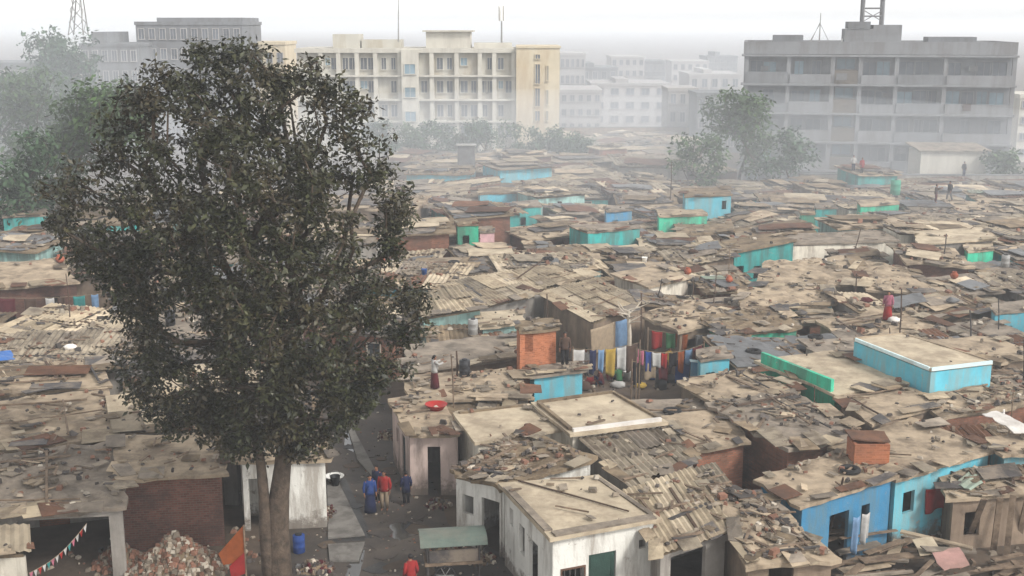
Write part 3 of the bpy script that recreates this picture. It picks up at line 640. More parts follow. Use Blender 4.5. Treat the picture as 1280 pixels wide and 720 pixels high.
while y < 172:
    rowh = R.uniform(4.2, 5.2) if y < 85 else R.uniform(4.8, 6.0) if y < 120 else R.uniform(6, 7.5)
    x = -.47 * y - 3
    while x < .47 * y + 3:
        w = R.uniform(3.6, 6.6) if y < 85 else R.uniform(4.6, 8.2)
        cx, cy = x + w / 2, y + R.uniform(-.7, .7)
        px_, py_ = pix(Vector((cx, cy, 2.8)))
        ang = math.radians((14 if px_ > 560 else -4) + R.gauss(0, 7))
        x += w + R.uniform(.15, .6)
        if y > 112 and px_ < 500: continue
        if y > 122 and not 470 < px_ < 880: continue
        if y > 146 and not 690 < px_ < 850: continue
        if len(HUTS) > 272: continue
        poly, k = try_hut(cx, cy, w, rowh * R.uniform(.88, 1.02), ang)
        if poly is None: continue
        ww = w * k
        if ww < 1.7: continue
        near = y < 74
        zb = R.uniform(2.3, 2.8); tilt = R.gauss(0, .12); pitch = R.uniform(0, .38)
        if y > 70 and R.random() < .08: zb += R.uniform(.6, 1.4)
        rk = R.choice(RK); wk = R.choice(WK)
        if 70 < y < 112 and R.random() < .1: wk = R.choice(['wall_teal', 'wall_cyan', 'wall_green', 'wall_paleteal']); zb += .5
        if rk in ('tan', 'grey', 'pale'): pitch *= .3; tilt *= .4
        c = [Vector((q[0], q[1], zb + t)) for q, t in zip(poly, (pitch / 2 - tilt, pitch / 2 + tilt, -pitch / 2 + tilt, -pitch / 2 - tilt))]
        ops = {}
        if R.random() < .8: ops[2] = [R.choice([O_(R.uniform(.2, .4), R.uniform(.7, 1.3)), D_(R.uniform(.2, .4), .8)])]
        if ww > 3 and R.random() < .6: ops.setdefault(2, []).append(R.choice([H_(R.uniform(.65, .85), .6), W_(R.uniform(.65, .8), .7)]))
        if near and R.random() < .5: ops[3] = [O_(.4, .7)] if px_ > 640 else []
        if near and px_ < 640: ops[1] = [O_(.5, .7)]
        area = ww * rowh * k
        dens = 9.0 if y < 60 else (5.5 if y < 85 else 2.6)
        if rk in ('tan', 'grey', 'pale'): dens *= .45
        hut(None, c, wk, rk, ops, over=R.uniform(.22, .42), rub=int(area * dens), nbat=(R.randint(1, 4) if y < 90 else R.randint(0, 1)), near=near,
            rmin=.09 if y < 60 else .14, rmax=.32 if y < 60 else .46, doorm=R.choice(['black_door', 'brown_door', 'green_door', 'brown_door']))
    y += rowh + R.uniform(-.1, .35)
# lean-tos squeezed into the gaps that were left
FOOT_N = len(FOOT); tries = 0; added = 0
while tries < 2600 and len(HUTS) < 298:
    tries += 1
    cy = 41 + 78 * R.random() ** .8; cx = R.uniform(-.45, .45) * cy
    px_, py_ = pix(Vector((cx, cy, 2.5)))
    if cy > 112 and px_ < 500: continue
    ang = math.radians((14 if px_ > 560 else -4) + R.gauss(0, 8)); sw, sd_ = R.uniform(1.3, 3.4), R.uniform(1.2, 2.8)
    if cy > 80: sw *= 1.3; sd_ *= 1.2
    poly = rect(cx, cy, sw, sd_, ang)
    if not all(sat(poly, q, -.3) for q in FOOT if abs(q[0][0] - cx) < 14 and abs(q[0][1] - cy) < 14) or hits_yard(poly): continue
    zb = R.uniform(1.9, 2.5); pitch = R.uniform(0, .3)
    c = [Vector((q[0], q[1], zb + t)) for q, t in zip(poly, (pitch / 2, pitch / 2, -pitch / 2, -pitch / 2))]
    hut(None, c, R.choice(WK), R.choice(RK), {2: [O_(.4, .7, 1.8)]}, over=R.uniform(.2, .4), rub=int(sw * sd_ * (7 if cy < 62 else 4 if cy < 85 else 2)), nbat=R.randint(0, 2), near=cy < 74, rmin=.09 if cy < 60 else .14, rmax=.3 if cy < 60 else .42)
    added += 1
print('HUTS', len(HUTS), added)

# ---------------------------------------------------------------- ground
g = MB(); gx, gy0, gy1 = 2550, -50, 3280
g.add([(-gx, gy0, 0), (gx, gy0, 0), (gx, gy1, 0), (-gx, gy1, 0)], [(0, 1, 2, 3)], 'ground_mud'); g.build('ground', kind='structure')
def sheet(name, pts, m, z, kind='structure'):
    b = MB(); b.add([(p.x, p.y, z) for p in pts], [tuple(range(len(pts)))], m); return b.build(name, kind=kind)
sheet('alley_road', [P(x, y) for x, y in [(392, 430), (404, 520), (410, 590), (352, 640), (352, 780), (640, 780), (640, 700), (560, 655), (546, 612), (500, 545), (470, 470), (430, 430)]], 'asphalt', .004)
def prism(name, pts, m, z0, z1, kind='structure'):
    b = MB(); n = len(pts)
    b.add([(p.x, p.y, z0) for p in pts] + [(p.x, p.y, z1) for p in pts], [tuple(range(n - 1, -1, -1)), tuple(range(n, 2 * n))] + [(i, (i + 1) % n, n + (i + 1) % n, n + i) for i in range(n)], m)
    return b.build(name, kind=kind)
prism('path', [P(x, y, .07) for x, y in [(410, 672), (456, 668), (424, 604), (409, 606)]], 'concrete', 0.006, .07)
prism('path', [P(x, y, .08) for x, y in [(412, 700), (448, 700), (456, 677), (410, 680)]], 'concrete', 0.006, .08)
prism('path', [P(x, y, .1) for x, y in [(447, 575), (472, 602), (476, 600), (440, 532), (434, 532)]], 'concrete', 0.006, .1)
sheet('drain', [P(x, y) for x, y in [(457, 673), (466, 672), (432, 598), (423, 600)]], 'drain_dark', .009)  # dark mud strips; shade of the uncut channel is in their colour
sheet('drain', [P(x, y) for x, y in [(404, 678), (456, 676), (455, 669), (406, 672)]], 'drain_dark', .008)
# wet streak and rubbish on the road
sheet('puddle', [P(x, y) for x, y in [(432, 722), (448, 724), (454, 700), (456, 688), (448, 684), (440, 692)]], 'water', .0075)
sheet('puddle', [P(x, y) for x, y in [(478, 668), (500, 676), (524, 668), (530, 656), (510, 652), (488, 656)]], 'water', .0075)
sheet('puddle', [P(x, y) for x, y in [(430, 560), (444, 566), (452, 558), (444, 540), (432, 538)]], 'water', .0075)
for _ in range(70):
    px_, py_ = R.uniform(405, 600), R.uniform(500, 730); q = P(px_, py_, 0)
    if not inside((q.x, q.y), FOOT2[0]): continue
    b = MB(); n = R.randint(5, 8); rr_ = R.uniform(.15, .55); a0 = R.uniform(0, 6)
    ring = [Vector((q.x + rr_ * R.uniform(.7, 1.2) * math.cos(a0 + 6.283 * k / n), q.y + rr_ * R.uniform(.7, 1.2) * math.sin(a0 + 6.283 * k / n), 0)) for k in range(n)]
    b.add([(v.x, v.y, .006) for v in ring] + [(v.x, v.y, .02 + .0005 * (_ % 30)) for v in ring], [tuple(range(n, 2 * n))] + [(k, (k + 1) % n, n + (k + 1) % n, n + k) for k in range(n)], R.choice(['asphalt', 'drain_dark', 'ground_mud', 'asphalt'])); b.build('pavement', kind='structure')
lit = MB()
for _ in range(900):
    px_, py_ = R.uniform(352, 640), R.uniform(440, 740); p = P(px_, py_, 0)
    if inside((p.x, p.y), FOOT2[0]): bit(lit, p + Vector((0, 0, .01)), R.uniform(.03, .14), R.choice(['light_bit', 'dark_bit', 'dark_bit', 'stone', 'brick_bit', 'dark_bit', 'asphalt', 'asphalt']), .4)
for yd in FOOT2[1:]:
    xs = [q[0] for q in yd]; ys = [q[1] for q in yd]
    for _ in range(int((max(xs) - min(xs)) * (max(ys) - min(ys)) * 5)):
        p = (R.uniform(min(xs), max(xs)), R.uniform(min(ys), max(ys)))
        if inside(p, yd): bit(lit, Vector((p[0], p[1], .01)), R.uniform(.06, .3), R.choice(BITS), .5)
lit.build('litter', kind='stuff')

# ---------------------------------------------------------------- trees
def inpoly(x, y, poly): return inside((x, y), poly)
def grow_tree(name, label, cat, base, clumps, trunk_pts, trunk_r, leafm, nleaf, lsize, crad, group=None, barkm='bark', twig=.012, seed=1, gap=0.0, flat_=.75):
    rr = random.Random(seed)
    root = thing(name, label, cat, base, group)
    nodes = [Vector(p) for p in trunk_pts]; par = [-1] + list(range(len(trunk_pts) - 1)); nt = len(nodes)
    fork = nodes[-1]
    cl = sorted(clumps, key=lambda c: (c - fork).length); tips = []
    for c in cl:
        best, bi = 1e9, 0
        for i, q in enumerate(nodes):
            if i < nt - 3: continue
            d = (c - q).length
            back = (q - fork).length
            cost = d + .42 * back + (1.2 * max(0, q.z - c.z))
            if cost < best: best, bi = cost, i
        q = nodes[bi]; v = c - q
        n = max(1, int(v.length / .9)); last = bi
        side = v.orthogonal().normalized() * rr.uniform(-.12, .12) * v.length
        for k in range(1, n + 1):
            t = k / n; p = q + v * t + side * math.sin(math.pi * t) + Vector((0, 0, -.08 * v.length * math.sin(math.pi * t))) + Vector((rr.gauss(0, .04), rr.gauss(0, .04), rr.gauss(0, .04))) * (1 if k < n else 0)
            nodes.append(p); par.append(last); last = len(nodes) - 1
        tips.append(last)
    load = [0] * len(nodes)
    for t in tips:
        i = t
        while i >= 0: load[i] += 1; i = par[i]
    rad = [twig * (max(1, l) ** .5) * 1.0 for l in load]
    for i in range(nt): rad[i] = trunk_r[i]
    for i in range(nt, len(nodes)): rad[i] = min(rad[i], rad[par[i]] * .92)
    kids = {}
    for i, p in enumerate(par): kids.setdefault(p, []).append(i)
    b = MB(); done = set()
    b.tube(nodes[:nt], rad[:nt], barkm, 12)
    for i in range(nt, len(nodes)):
        if i in done: continue
        ch = [par[i], i]; done.add(i); j = i
        while kids.get(j):
            j = max(kids[j], key=lambda k: load[k])
            if j in done: break
            ch.append(j); done.add(j)
        r0 = rad[i]
        b.tube([nodes[k] for k in ch], [r0] + [rad[k] for k in ch[1:]], barkm, 7 if r0 > .05 else 4)
    b.build('trunk', root, smooth=True)
    lv = MB(); k = lv.mi(leafm)
    for c in cl:
        if rr.random() < gap: continue
        rc = crad * rr.uniform(.55, 1.25)
        for _ in range(int(nleaf * rr.uniform(.6, 1.3) * (rc / crad) ** 2)):
            d = Vector((rr.gauss(0, 1), rr.gauss(0, 1), rr.gauss(0, 1) * flat_)); d = d.normalized() * rc * rr.random() ** .5
            p = c + d
            s = lsize * rr.choice((.6, .8, 1.0, 1.0, 1.15, 1.35)) * rr.uniform(.85, 1.15)
            ax = Vector((rr.gauss(0, 1), rr.gauss(0, 1), rr.gauss(-.5, .6))).normalized()
            nr = (Vector((0, 0, 1)) * 1.0 + Vector((rr.gauss(0, .6), rr.gauss(0, .6), 0))); sd = ax.cross(nr)
            if sd.length < 1e-3: continue
            sd = sd.normalized() * s * .24; o = len(lv.v)
            lv.v.extend((p, p + ax * s * .45 + sd, p + ax * s, p + ax * s * .45 - sd)); lv.f.append([o, o + 1, o + 2, o + 3]); lv.m.append(k)
    lv.build('crown', root)
    return root

# the big dark tree: base stands in the alley mouth
TB = P(345, 738, 0); TY = TB.y
OUT = [(245, 46), (262, 66), (300, 52), (332, 50), (346, 74), (372, 82), (385, 66), (408, 66), (418, 96), (450, 120), (478, 150), (490, 180), (470, 202), (512, 212), (526, 258), (504, 290), (520, 335), (545, 372), (528, 418), (522, 452), (484, 488), (452, 520), (402, 556), (370, 585), (332, 575), (290, 570), (252, 536), (212, 536), (168, 502), (136, 444), (150, 402), (122, 362), (92, 332), (60, 292), (44, 232), (92, 202), (128, 152), (168, 92), (205, 76), (232, 70)]
ccx, ccy = 300, 310
clumps = []; rt = random.Random(5)
while len(clumps) < 830:
    x, y_ = rt.uniform(40, 550), rt.uniform(42, 592)
    if not inpoly(x, y_, OUT): continue
    # distance to the outline decides how thick the crown is there
    dd = min(math.hypot(x - (a[0] + (b_[0] - a[0]) * t), y_ - (a[1] + (b_[1] - a[1]) * t)) for a, b_ in zip(OUT, OUT[1:] + OUT[:1]) for t in (0, .33, .66))
    if dd < 7: continue
    th = min(5.0, .5 + dd / 39 * 1.25)
    w = noise.noise(Vector((x / 62, y_ / 62, 3.7)))
    if w < -.24 and y_ < 440 and dd < 95 and rt.random() < .85: continue
    if y_ < 470 and rt.random() < .2: continue
    dy = rt.uniform(-th, th)
    if rt.random() < .4: dy = -abs(dy)
    clumps.append(PD(x, y_, TY + dy))
tr_px = [(348, 738, 0, .5), (348, 700, .0, .41), (347, 660, 0, .36), (349, 620, 0, .32), (353, 585, 0, .27), (357, 540, .1, .23), (360, 490, .1, .2), (356, 440, .2, .18), (350, 390, .2, .15)]
big = grow_tree('large_tree', 'big dark leafed tree with forked trunk standing in front of everything at left', 'tree', TB, clumps, [PD(a, b_, TY + c) for a, b_, c, r_ in tr_px], [t[3] for t in tr_px], 'leaf', 118, .18, .5, twig=.018, seed=3)
b = MB(); st = [(340, 742, -.1, .3), (336, 700, -.16, .25), (332, 660, -.2, .21), (330, 620, -.15, .17), (326, 580, -.1, .15), (316, 530, 0, .13), (306, 480, .1, .11), (290, 420, .2, .08)]
b.tube([PD(a, y_, TY + c) for a, y_, c, r_ in st], [q[3] for q in st], 'bark', 10)
for pts in ([(306, 480), (280, 440), (255, 380), (240, 320)], [(316, 530), (270, 500), (225, 470)], [(350, 390), (320, 330), (300, 270), (296, 200), (290, 140)], [(352, 585), (385, 540), (420, 470), (455, 400)], [(356, 440), (400, 380), (430, 310), (440, 230)], [(352, 400), (372, 330), (378, 260), (370, 180), (360, 110)]):
    b.tube([PD(x, y_, TY + rt.uniform(-.6, .6) * i) for i, (x, y_) in enumerate(pts)], [.14 - .03 * i for i in range(len(pts))], 'bark', 7)
b.build('limb', big, smooth=True)

def far_tree(name, label, px_, ytop, ybase_z0, dist, halfw, n, leafm, seed, cat='tree', group='hazy trees beyond the huts', low=.25, lsize=.5, nl=70, crad=1.3, gap=0):
    """a tree standing at distance dist, its top at photo row ytop"""
    rr = random.Random(seed)
    top = PD(px_, ytop, dist); base = Vector((top.x, dist, 0)); h = top.z; cl = []
    lob = [(rr.uniform(-.55, .55), rr.uniform(-.5, .5), rr.uniform(low + .2, .85), rr.uniform(.3, .5)) for _ in range(7)] + [(0, 0, .82, .34)]
    while len(cl) < n:
        l = rr.choice(lob); d = Vector((rr.gauss(0, 1), rr.gauss(0, 1), rr.gauss(0, 1))).normalized() * rr.random() ** .4 * l[3]
        z = l[2] + d.z * .55
        if z > .97 or z < low: continue
        cl.append(Vector((base.x + (l[0] + d.x) * halfw, dist + (l[1] + d.y) * halfw, z * h)))
    tp = [base + Vector((rr.uniform(-.1, .1) * i, 0, h * low * 1.1 * i / 4)) for i in range(5)]
    return grow_tree(name, label, cat, base, cl, tp, [h * .02 * (1.1 - .1 * i) for i in range(5)], leafm, nl, lsize, crad, group, seed=seed, twig=.03, gap=gap)
far_tree('hazy_tree', 'spreading pale hazed tree before the grey office block', 932, 112, 0, 124, 5.6, 95, 'leaf_far', 21, low=.25, nl=60, crad=1.1)
far_tree('hazy_tree', 'bushy low hazed tree left of the spreading tree by the office block', 868, 168, 0, 119, 3.6, 40, 'leaf_far', 22, low=.12, nl=50, crad=1.0)
far_tree('hazy_tree', 'small hazed tree right of the spreading tree, before the office block', 985, 160, 0, 121, 3.0, 36, 'leaf_far2', 23, low=.12, nl=50, crad=1.0)
far_tree('hazy_tree', 'small hazed tree beside the cream shed at the right edge', 1262, 190, 0, 124, 3.0, 34, 'leaf_far', 24, low=.1, nl=50, crad=.9)
far_tree('hazy_tree', 'tallest pale tree at upper left, faint in smoke behind the big tree', 72, 36, 0, 128, 5.2, 90, 'leaf_far2', 25, low=.3, nl=90, crad=1.3)
far_tree('hazy_tree', 'broad tree at the left edge, nearly hidden by smoke', 10, 80, 0, 112, 6.2, 110, 'leaf_far', 26, low=.15, nl=80, crad=1.3)
far_tree('hazy_tree', 'dark broad tree close behind the big tree at left', 112, 100, 0, 100, 7.0, 130, 'leaf_far', 27, low=.1, nl=80, crad=1.3)
far_tree('hazy_tree', 'low tree under the broad one at the left edge, above the roofs', 40, 150, 0, 96, 5.0, 70, 'leaf_far2', 28, low=.06, nl=70, crad=1.2)
HG = ['leftmost bush of the hazy hedge below the cream office block', 'second bush from the left in the hazy hedge', 'tall bush of the hedge behind the grey pylon box', 'bush right of the tall one in the hazy hedge', 'middle bush of the hazy hedge below the block entrance',
      'wide bush below the right half of the cream block', 'bush of the hedge just left of the yellow block', 'bush of the hedge in front of the yellow block', 'last bush of the hedge, right of the yellow block']
for i, (px_, yt, hw) in enumerate([(470, 150, 2.6), (505, 156, 2.6), (540, 150, 2.8), (575, 158, 2.4), (606, 152, 2.8), (640, 148, 3.0), (668, 156, 2.4), (695, 160, 2.2), (722, 166, 2.2)]):
    far_tree('hedge_bush', HG[i], px_, yt, 0, 149 + (i % 2), hw * 1.15, 46, ['leaf_far2', 'leaf_far'][i % 2], 40 + i, cat='bush', group='hedge before the cream block', low=.04, nl=70, crad=.9, lsize=.4)
# ---------------------------------------------------------------- far buildings
def win(root, x0, x1, z0, z1, yf, m='bld_window', frame='bld_greylight', name='window', dep=.12, sill=True):
    """window standing proud of the facade plane yf (facing -y)"""
    b = MB(); fr = .09
    for a0, a1, c0, c1 in ((x0 - fr, x1 + fr, z1, z1 + fr), (x0 - fr, x0, z0, z1), (x1, x1 + fr, z0, z1)): b.box(((a0 + a1) / 2, yf - dep / 2, (c0 + c1) / 2), (a1 - a0, dep, c1 - c0), frame)
    b.box(((x0 + x1) / 2, yf - dep / 2 - .05, z0 - .05), (x1 - x0 + .3, dep + .1, .1), frame)
    w = b.build(name, root)
    p = MB(); p.box(((x0 + x1) / 2, yf - .02, (z0 + z1) / 2), (x1 - x0 - .004, .04, z1 - z0 - .004), m)
    p.box(((x0 + x1) / 2, yf - .055, (z0 + z1) / 2), (.06, .028, z1 - z0 - .01), frame)
    p.build('pane', w)
def bx(b, x0, x1, y0, y1, z0, z1, m='bld_greylight'): b.box(((x0 + x1) / 2, (y0 + y1) / 2, (z0 + z1) / 2), (x1 - x0, y1 - y0, z1 - z0), m)
def part(root, name, boxes):
    b = MB()
    for q in boxes: bx(b, *q)
    return b.build(name, root)

# A: grey five storey block at right
DA = 139.0; XL = PD(931, 60, DA).x; XR = XL + (PD(1272, 60, DA).x - XL) * .94; TZ = PD(931, 52, DA).z
A = thing('office_block', 'long grey five storey block with water tank tower on its roof, at right', 'building', (XL, DA, 0)); A.rotation_euler.z = -math.radians(11)
part(A, 'wall', [(XL, XR, DA + 1.2, DA + 14, 0, TZ - .9, 'bld_grey')])
part(A, 'parapet', [(XL - .1, XR + .1, DA - .3, DA + .1, TZ - 1.35, TZ), (XL - .1, XL + .3, DA + .102, DA + 14, TZ - .898, TZ), (XR - .3, XR + .1, DA + .102, DA + 14, TZ - .898, TZ), (XL + .302, XR - .302, DA + 13.6, DA + 14, TZ - .898, TZ)])
part(A, 'roof_slab', [(XL + .302, XR - .302, DA + .104, DA + 13.59, TZ - .898, TZ - .6)])
fl = [TZ - 1.4 - 3.22 * k for k in range(5)]
ax = lambda px_: XL + (PD(px_, 120, DA).x - XL) * .94
for k, z in enumerate(fl):
    part(A, 'sunshade_slab', [(XL - .3, XR + .2, DA - .9, DA + 1.19, z - .22, z - .004)])
    zf = z - 3.22
    if k == 4: continue
    # low balcony fronts with bays left open
    for (p0, p1, h, m) in ((932, 985, 1.15, 'bld_grey'), (988, 1040, 1.15, 'bld_greylight'), (1078, 1120, 1.1, 'bld_greylight'), (1124, 1180, 1.2, 'bld_grey'), (1184, 1262, 1.1, 'bld_greylight')):
        h = h + R.uniform(-.15, .2); b = MB(); bx(b, ax(p0), ax(p1), DA - .75, DA - .6, zf + .002, zf + h, m); b.build('balcony_front', A)
    b = MB(); bx(b, ax(1044), ax(1075), DA - .5, DA + 1.195, zf + .002, zf + 1.5, 'bld_brown'); b.build('stair_panel', A)
    win(A, ax(1048), ax(1071), zf + 1.62, zf + 2.75, DA + 1.2, 'bld_bluewin', dep=.3)
for px_ in (932, 986, 1042, 1077, 1122, 1182, 1265):
    b = MB(); x = ax(px_)
    for k in range(5):
        z = fl[k]; z0 = z - 3.218 if k < 4 else 0
        bx(b, x - .22, x + .22, DA - .58, DA - .14, z0, z - .222, 'bld_greylight')
    b.build('pillar', A)
for k in range(5):
    zf = fl[k] - 3.22
    for px_ in (945, 962, 1000, 1022, 1090, 1107, 1136, 1156, 1170, 1196, 1214, 1232, 1250):
        if R.random() < .15: continue
        w = R.uniform(.9, 1.7); t = R.random()
        z0, z1 = (zf + .95, zf + 2.45) if t < .7 else (zf + .1, zf + 2.35)
        z0 = max(z0, .3)
        win(A, ax(px_) - w / 2, ax(px_) + w / 2, z0, z1, DA + 1.2, 'bld_window' if R.random() < .8 else 'bld_bluewin')
for _ in range(8):
    k = R.randint(0, 3); zf = fl[k] - 3.22; x = ax(R.choice([950, 972, 1010, 1030, 1096, 1112, 1140, 1160, 1204, 1222, 1240])) + R.uniform(-.6, .6); b = MB(); z_ = zf + R.uniform(1.25, 1.9)
    bx(b, x - .45, x + .45, DA + .75, DA + 1.07, z_, z_ + .55, 'bld_greylight'); b.lathe((x - .1, DA + .74, z_ + .27), [(.01, -.004), (.2, -.003), (.2, .003), (.01, .004)], 'bld_window', 10); b.build('air_conditioner', A)
for _ in range(6):
    k = R.randint(0, 3); zf = fl[k] - 3.22; x = ax(R.uniform(936, 1258)); w_ = R.uniform(.5, 1.3); h_ = R.uniform(.5, .95); b = MB()
    bx(b, x - w_ / 2, x + w_ / 2, DA - .84, DA - .79, zf + 1.1 - h_, zf + 1.15 + R.uniform(0, .2), R.choice(['cloth_grey', 'cloth_brown', 'cloth_beige', 'cloth_grey'])); b.build('hung_cloth', A)
part(A, 'roof_room', [(ax(965), ax(1004), DA + 2, DA + 6, TZ - .6, PD(0, 44, DA).z, 'bld_grey')])
part(A, 'roof_room', [(ax(1162), ax(1222), DA + 2, DA + 6, TZ - .6, PD(0, 46, DA).z, 'bld_grey')])
part(A, 'stair_head', [(ax(1056), ax(1092), DA + 1.3, DA + 6, TZ - .6, PD(0, 36, DA).z, 'bld_greylight'), (ax(1092) + .005, ax(1128), DA + 1.6, DA + 6, TZ - .6, PD(0, 31, DA).z, 'bld_greylight'), (ax(1060), ax(1088), DA + 1.2, DA + 5.9, PD(0, 35.8, DA).z + .005, PD(0, 27, DA).z, 'bld_grey')])
b = MB(); z0, z1 = PD(0, 27, DA).z, PD(0, -2, DA).z; x0, x1 = ax(1079), ax(1104)
for x in (x0, x1):
    for yy in (DA + 2.4, DA + 4.6): b.tube([(x, yy, z0 - 1.5), (x, yy, z1)], .16, 'bld_greylight', 8)
for z in (z0 + .6, (z0 + z1) / 2 + .2):
    for yy in (DA + 2.4, DA + 4.6): b.tube([(x0, yy, z), (x1, yy, z)], .08, 'bld_greylight', 6)
    for x in (x0, x1): b.tube([(x, DA + 2.4, z), (x, DA + 4.6, z)], .08, 'bld_greylight', 6)
b.tube([(x0, DA + 2.4, z0), (x1, DA + 2.4, (z0 + z1) / 2)], .05, 'bld_greylight', 6); b.tube([(x1, DA + 2.4, z0), (x0, DA + 2.4, (z0 + z1) / 2)], .05, 'bld_greylight', 6)
b.build('tank_tower', A)
b = MB(); b.lathe(((x0 + x1) / 2, DA + 3.5, z1), [(1.0, 0), (1.6, .1), (1.6, 1.6), (1.2, 1.9), (.3, 2.0)], 'bld_greylight', 18); b.build('water_tank', A, smooth=False)
b = MB()
for k in range(2): b.lathe((ax(1064 + 14 * k), DA + 3 + 1, PD(0, 51.5, DA).z - .9), [(.1, 0), (.8, .05), (.8, 1.1), (.4, 1.4)], 'plastic_white', 14)
b.build('roof_cistern', A)
t = thing('radio_mast', 'thin mast on the grey block roof, above its left half', 'mast', (ax(1026), DA + 4, TZ - .6))
b = MB(); b.tube([(ax(1026), DA + 4, TZ - .6), (ax(1026), DA + 4, PD(0, 16, DA).z)], [.09, .04], 'metal', 6); b.build('pole', t)
b = MB()
for k in range(3): b.tube([(ax(1026) - 1.4 + k * .1, DA + 4, TZ - .6), (ax(1026), DA + 4, TZ + 2.0 + .1 * k)], .03, 'metal', 5)
b.tube([(ax(1026) + 1.4, DA + 4, TZ - .6), (ax(1026), DA + 4, TZ + 2.0)], .03, 'metal', 5); b.build('stay', t); t.location = Vector((XL, DA, 0)) + Matrix.Rotation(-math.radians(11), 3, 'Z') @ (t.location - Vector((XL, DA, 0)))

# cream shed at its foot
s = thing('site_shed', 'low cream walled shed in front of the grey block at right', 'shed', (PD(1192, 200, 126).x, 128, 0))
x0, x1 = PD(1151, 200, 126).x, PD(1234, 200, 126).x; zt = PD(0, 189, 126).z
part(s, 'wall', [(x0, x1, 126, 130, 0, zt, 'bld_white')])
b = MB(); lumpy(b, [Vector((x0 - .3, 130.4, zt + .55)), Vector((x1 + .3, 130.4, zt + .5)), Vector((x1 + .4, 125.6, zt + .06)), Vector((x0 - .4, 125.6, zt + .12))], 'roof_grey', .03, .1, 1, .05); b.build('roof', s)

# B: cream four storey block centre left with yellow end
DB = 162.0; bx_ = lambda px_: PD(px_, 110, DB).x; bz = lambda py_: PD(500, py_, DB).z
XL, XR = bx_(372), bx_(645)
B = thing('office_block', 'cream four storey block with white pillars, behind the hedge', 'building', ((XL + XR) / 2, DB + 7, 0))
part(B, 'wall', [(XL, XR, DB + .5, DB + 13, 0, bz(61), 'bld_cream')])
part(B, 'parapet', [(XL - .2, XR - .003, DB - .3, DB + 13.2, bz(66), bz(60.5), 'bld_white')])
for y0 in (96, 126, 153):
    part(B, 'sunshade_slab', [(XL - .2, XR - .003, DB - .5, DB + .49, bz(y0), bz(y0 - 2.2), 'bld_white')])
for px_ in (402, 424, 447, 470, 500, 520, 540, 571, 600, 618, 642):
    part(B, 'pillar', [(bx_(px_) - .28, bx_(px_) + .28, DB - .25, DB + .495, 0, bz(66.3), 'bld_white')])
part(B, 'stair_bay', [(bx_(503), bx_(524), DB - .9, DB + .49, 0, bz(62), 'bld_white')])
for y0 in (70, 99, 129, 155):
    for px_ in (410, 418, 432, 441, 455, 464, 480, 492, 530, 550, 562, 580, 592, 606, 612, 626, 636):
        if R.random() < .12: continue
        w = R.uniform(.55, .95)
        if R.random() < .75: win(B, bx_(px_) - w / 2, bx_(px_) + w / 2, bz(y0 + 17), bz(y0 + 2.5), DB + .5, 'bld_window', 'bld_white')
        else: win(B, bx_(px_) - w / 2, bx_(px_) + w / 2, bz(y0 + 12), bz(y0 + 2.5), DB + .5, 'bld_bluewin', 'bld_white')
    win(B, bx_(507), bx_(520), bz(y0 + 22), bz(y0 + 10), DB - .9, 'bld_bluewin', 'bld_white')
part(B, 'roof_room', [(bx_(415), bx_(448), DB + 2, DB + 7, bz(60.5) + .002, bz(43), 'bld_cream')])
part(B, 'roof_room', [(bx_(532), bx_(588), DB + 2, DB + 7, bz(60.5) + .002, bz(40), 'bld_white'), (bx_(528), bx_(592), DB + 1.4, DB + 7.5, bz(40) + .003, bz(38), 'bld_cream')])
part(B, 'roof_room', [(bx_(592) + .01, bx_(640), DB + 2, DB + 7, bz(60.5) + .002, bz(54), 'bld_white')])
part(B, 'roof_room', [(bx_(450), bx_(500), DB + 3, DB + 7, bz(60.5) + .002, bz(50), 'bld_cream')])
Y = thing('stair_block', 'yellow plastered block with narrow windows beside the cream block', 'building', (bx_(672), DB + 5, 0))
part(Y, 'wall', [(XR + .02, bx_(699), DB - 1.2, DB + 11, 0, bz(60), 'bld_yellow')])
part(Y, 'parapet', [(XR + .01, bx_(699) + .15, DB - 1.35, DB + 11.1, bz(60) + .003, bz(57.5), 'bld_yellow')])
for y0, y1 in ((68, 73), (80, 104), (110, 132), (138, 150)): win(Y, bx_(669), bx_(674.5), bz(y1), bz(y0), DB - 1.2, 'bld_window', 'bld_yellow')
for y0, y1 in ((82, 100), (112, 130), (138, 150)): win(Y, bx_(683), bx_(685), bz(y1), bz(y0), DB - 1.2, 'bld_window', 'bld_yellow')

def mast(label, px_, y0, y1, d, w, lattice, pnl=0):
    bpt = PD(px_, y1, d); top = PD(px_, y0, d)
    t = thing('radio_mast', label, 'mast', bpt)
    b = MB(); h = top.z - bpt.z
    if lattice:
        for k in range(4):
            sx, sy = ((-1, -1), (1, -1), (1, 1), (-1, 1))[k]
            b.tube([bpt + Vector((sx * w, sy * w, 0)), top + Vector((sx * w * .45, sy * w * .45, 0))], .09, 'metal', 5)
        n = int(h / 1.4)
        for i in range(n):
            a, c = i / n, (i + 1) / n; wa, wc = w * (1 - .55 * a), w * (1 - .55 * c)
            for (q, s_) in (((-1, -1), (1, -1)), ((1, -1), (1, 1)), ((1, 1), (-1, 1)), ((-1, 1), (-1, -1))):
                b.tube([bpt + Vector((q[0] * wa, q[1] * wa, h * a)), bpt + Vector((s_[0] * wc, s_[1] * wc, h * c))], .05, 'metal', 4)
        b.build('lattice', t)
    else:
        b.tube([bpt, top], [w, w * .5], 'metal', 6); b.build('pole', t)
    if pnl:
        for k in range(3):
            p = MB(); z = top.z - .9; an = k * 2.1 - 1.57
            p.box((top.x + .35 * math.cos(an), d + .35 * math.sin(an), z - 1.2 * 0), (.28, .16, 2.0), 'plastic_white', rz=an + 1.57); p.build('antenna', t)
    return t
mast('thin mast rising above the cream block, left of its centre', 498, -3, 52, DB + 3, .1, False)
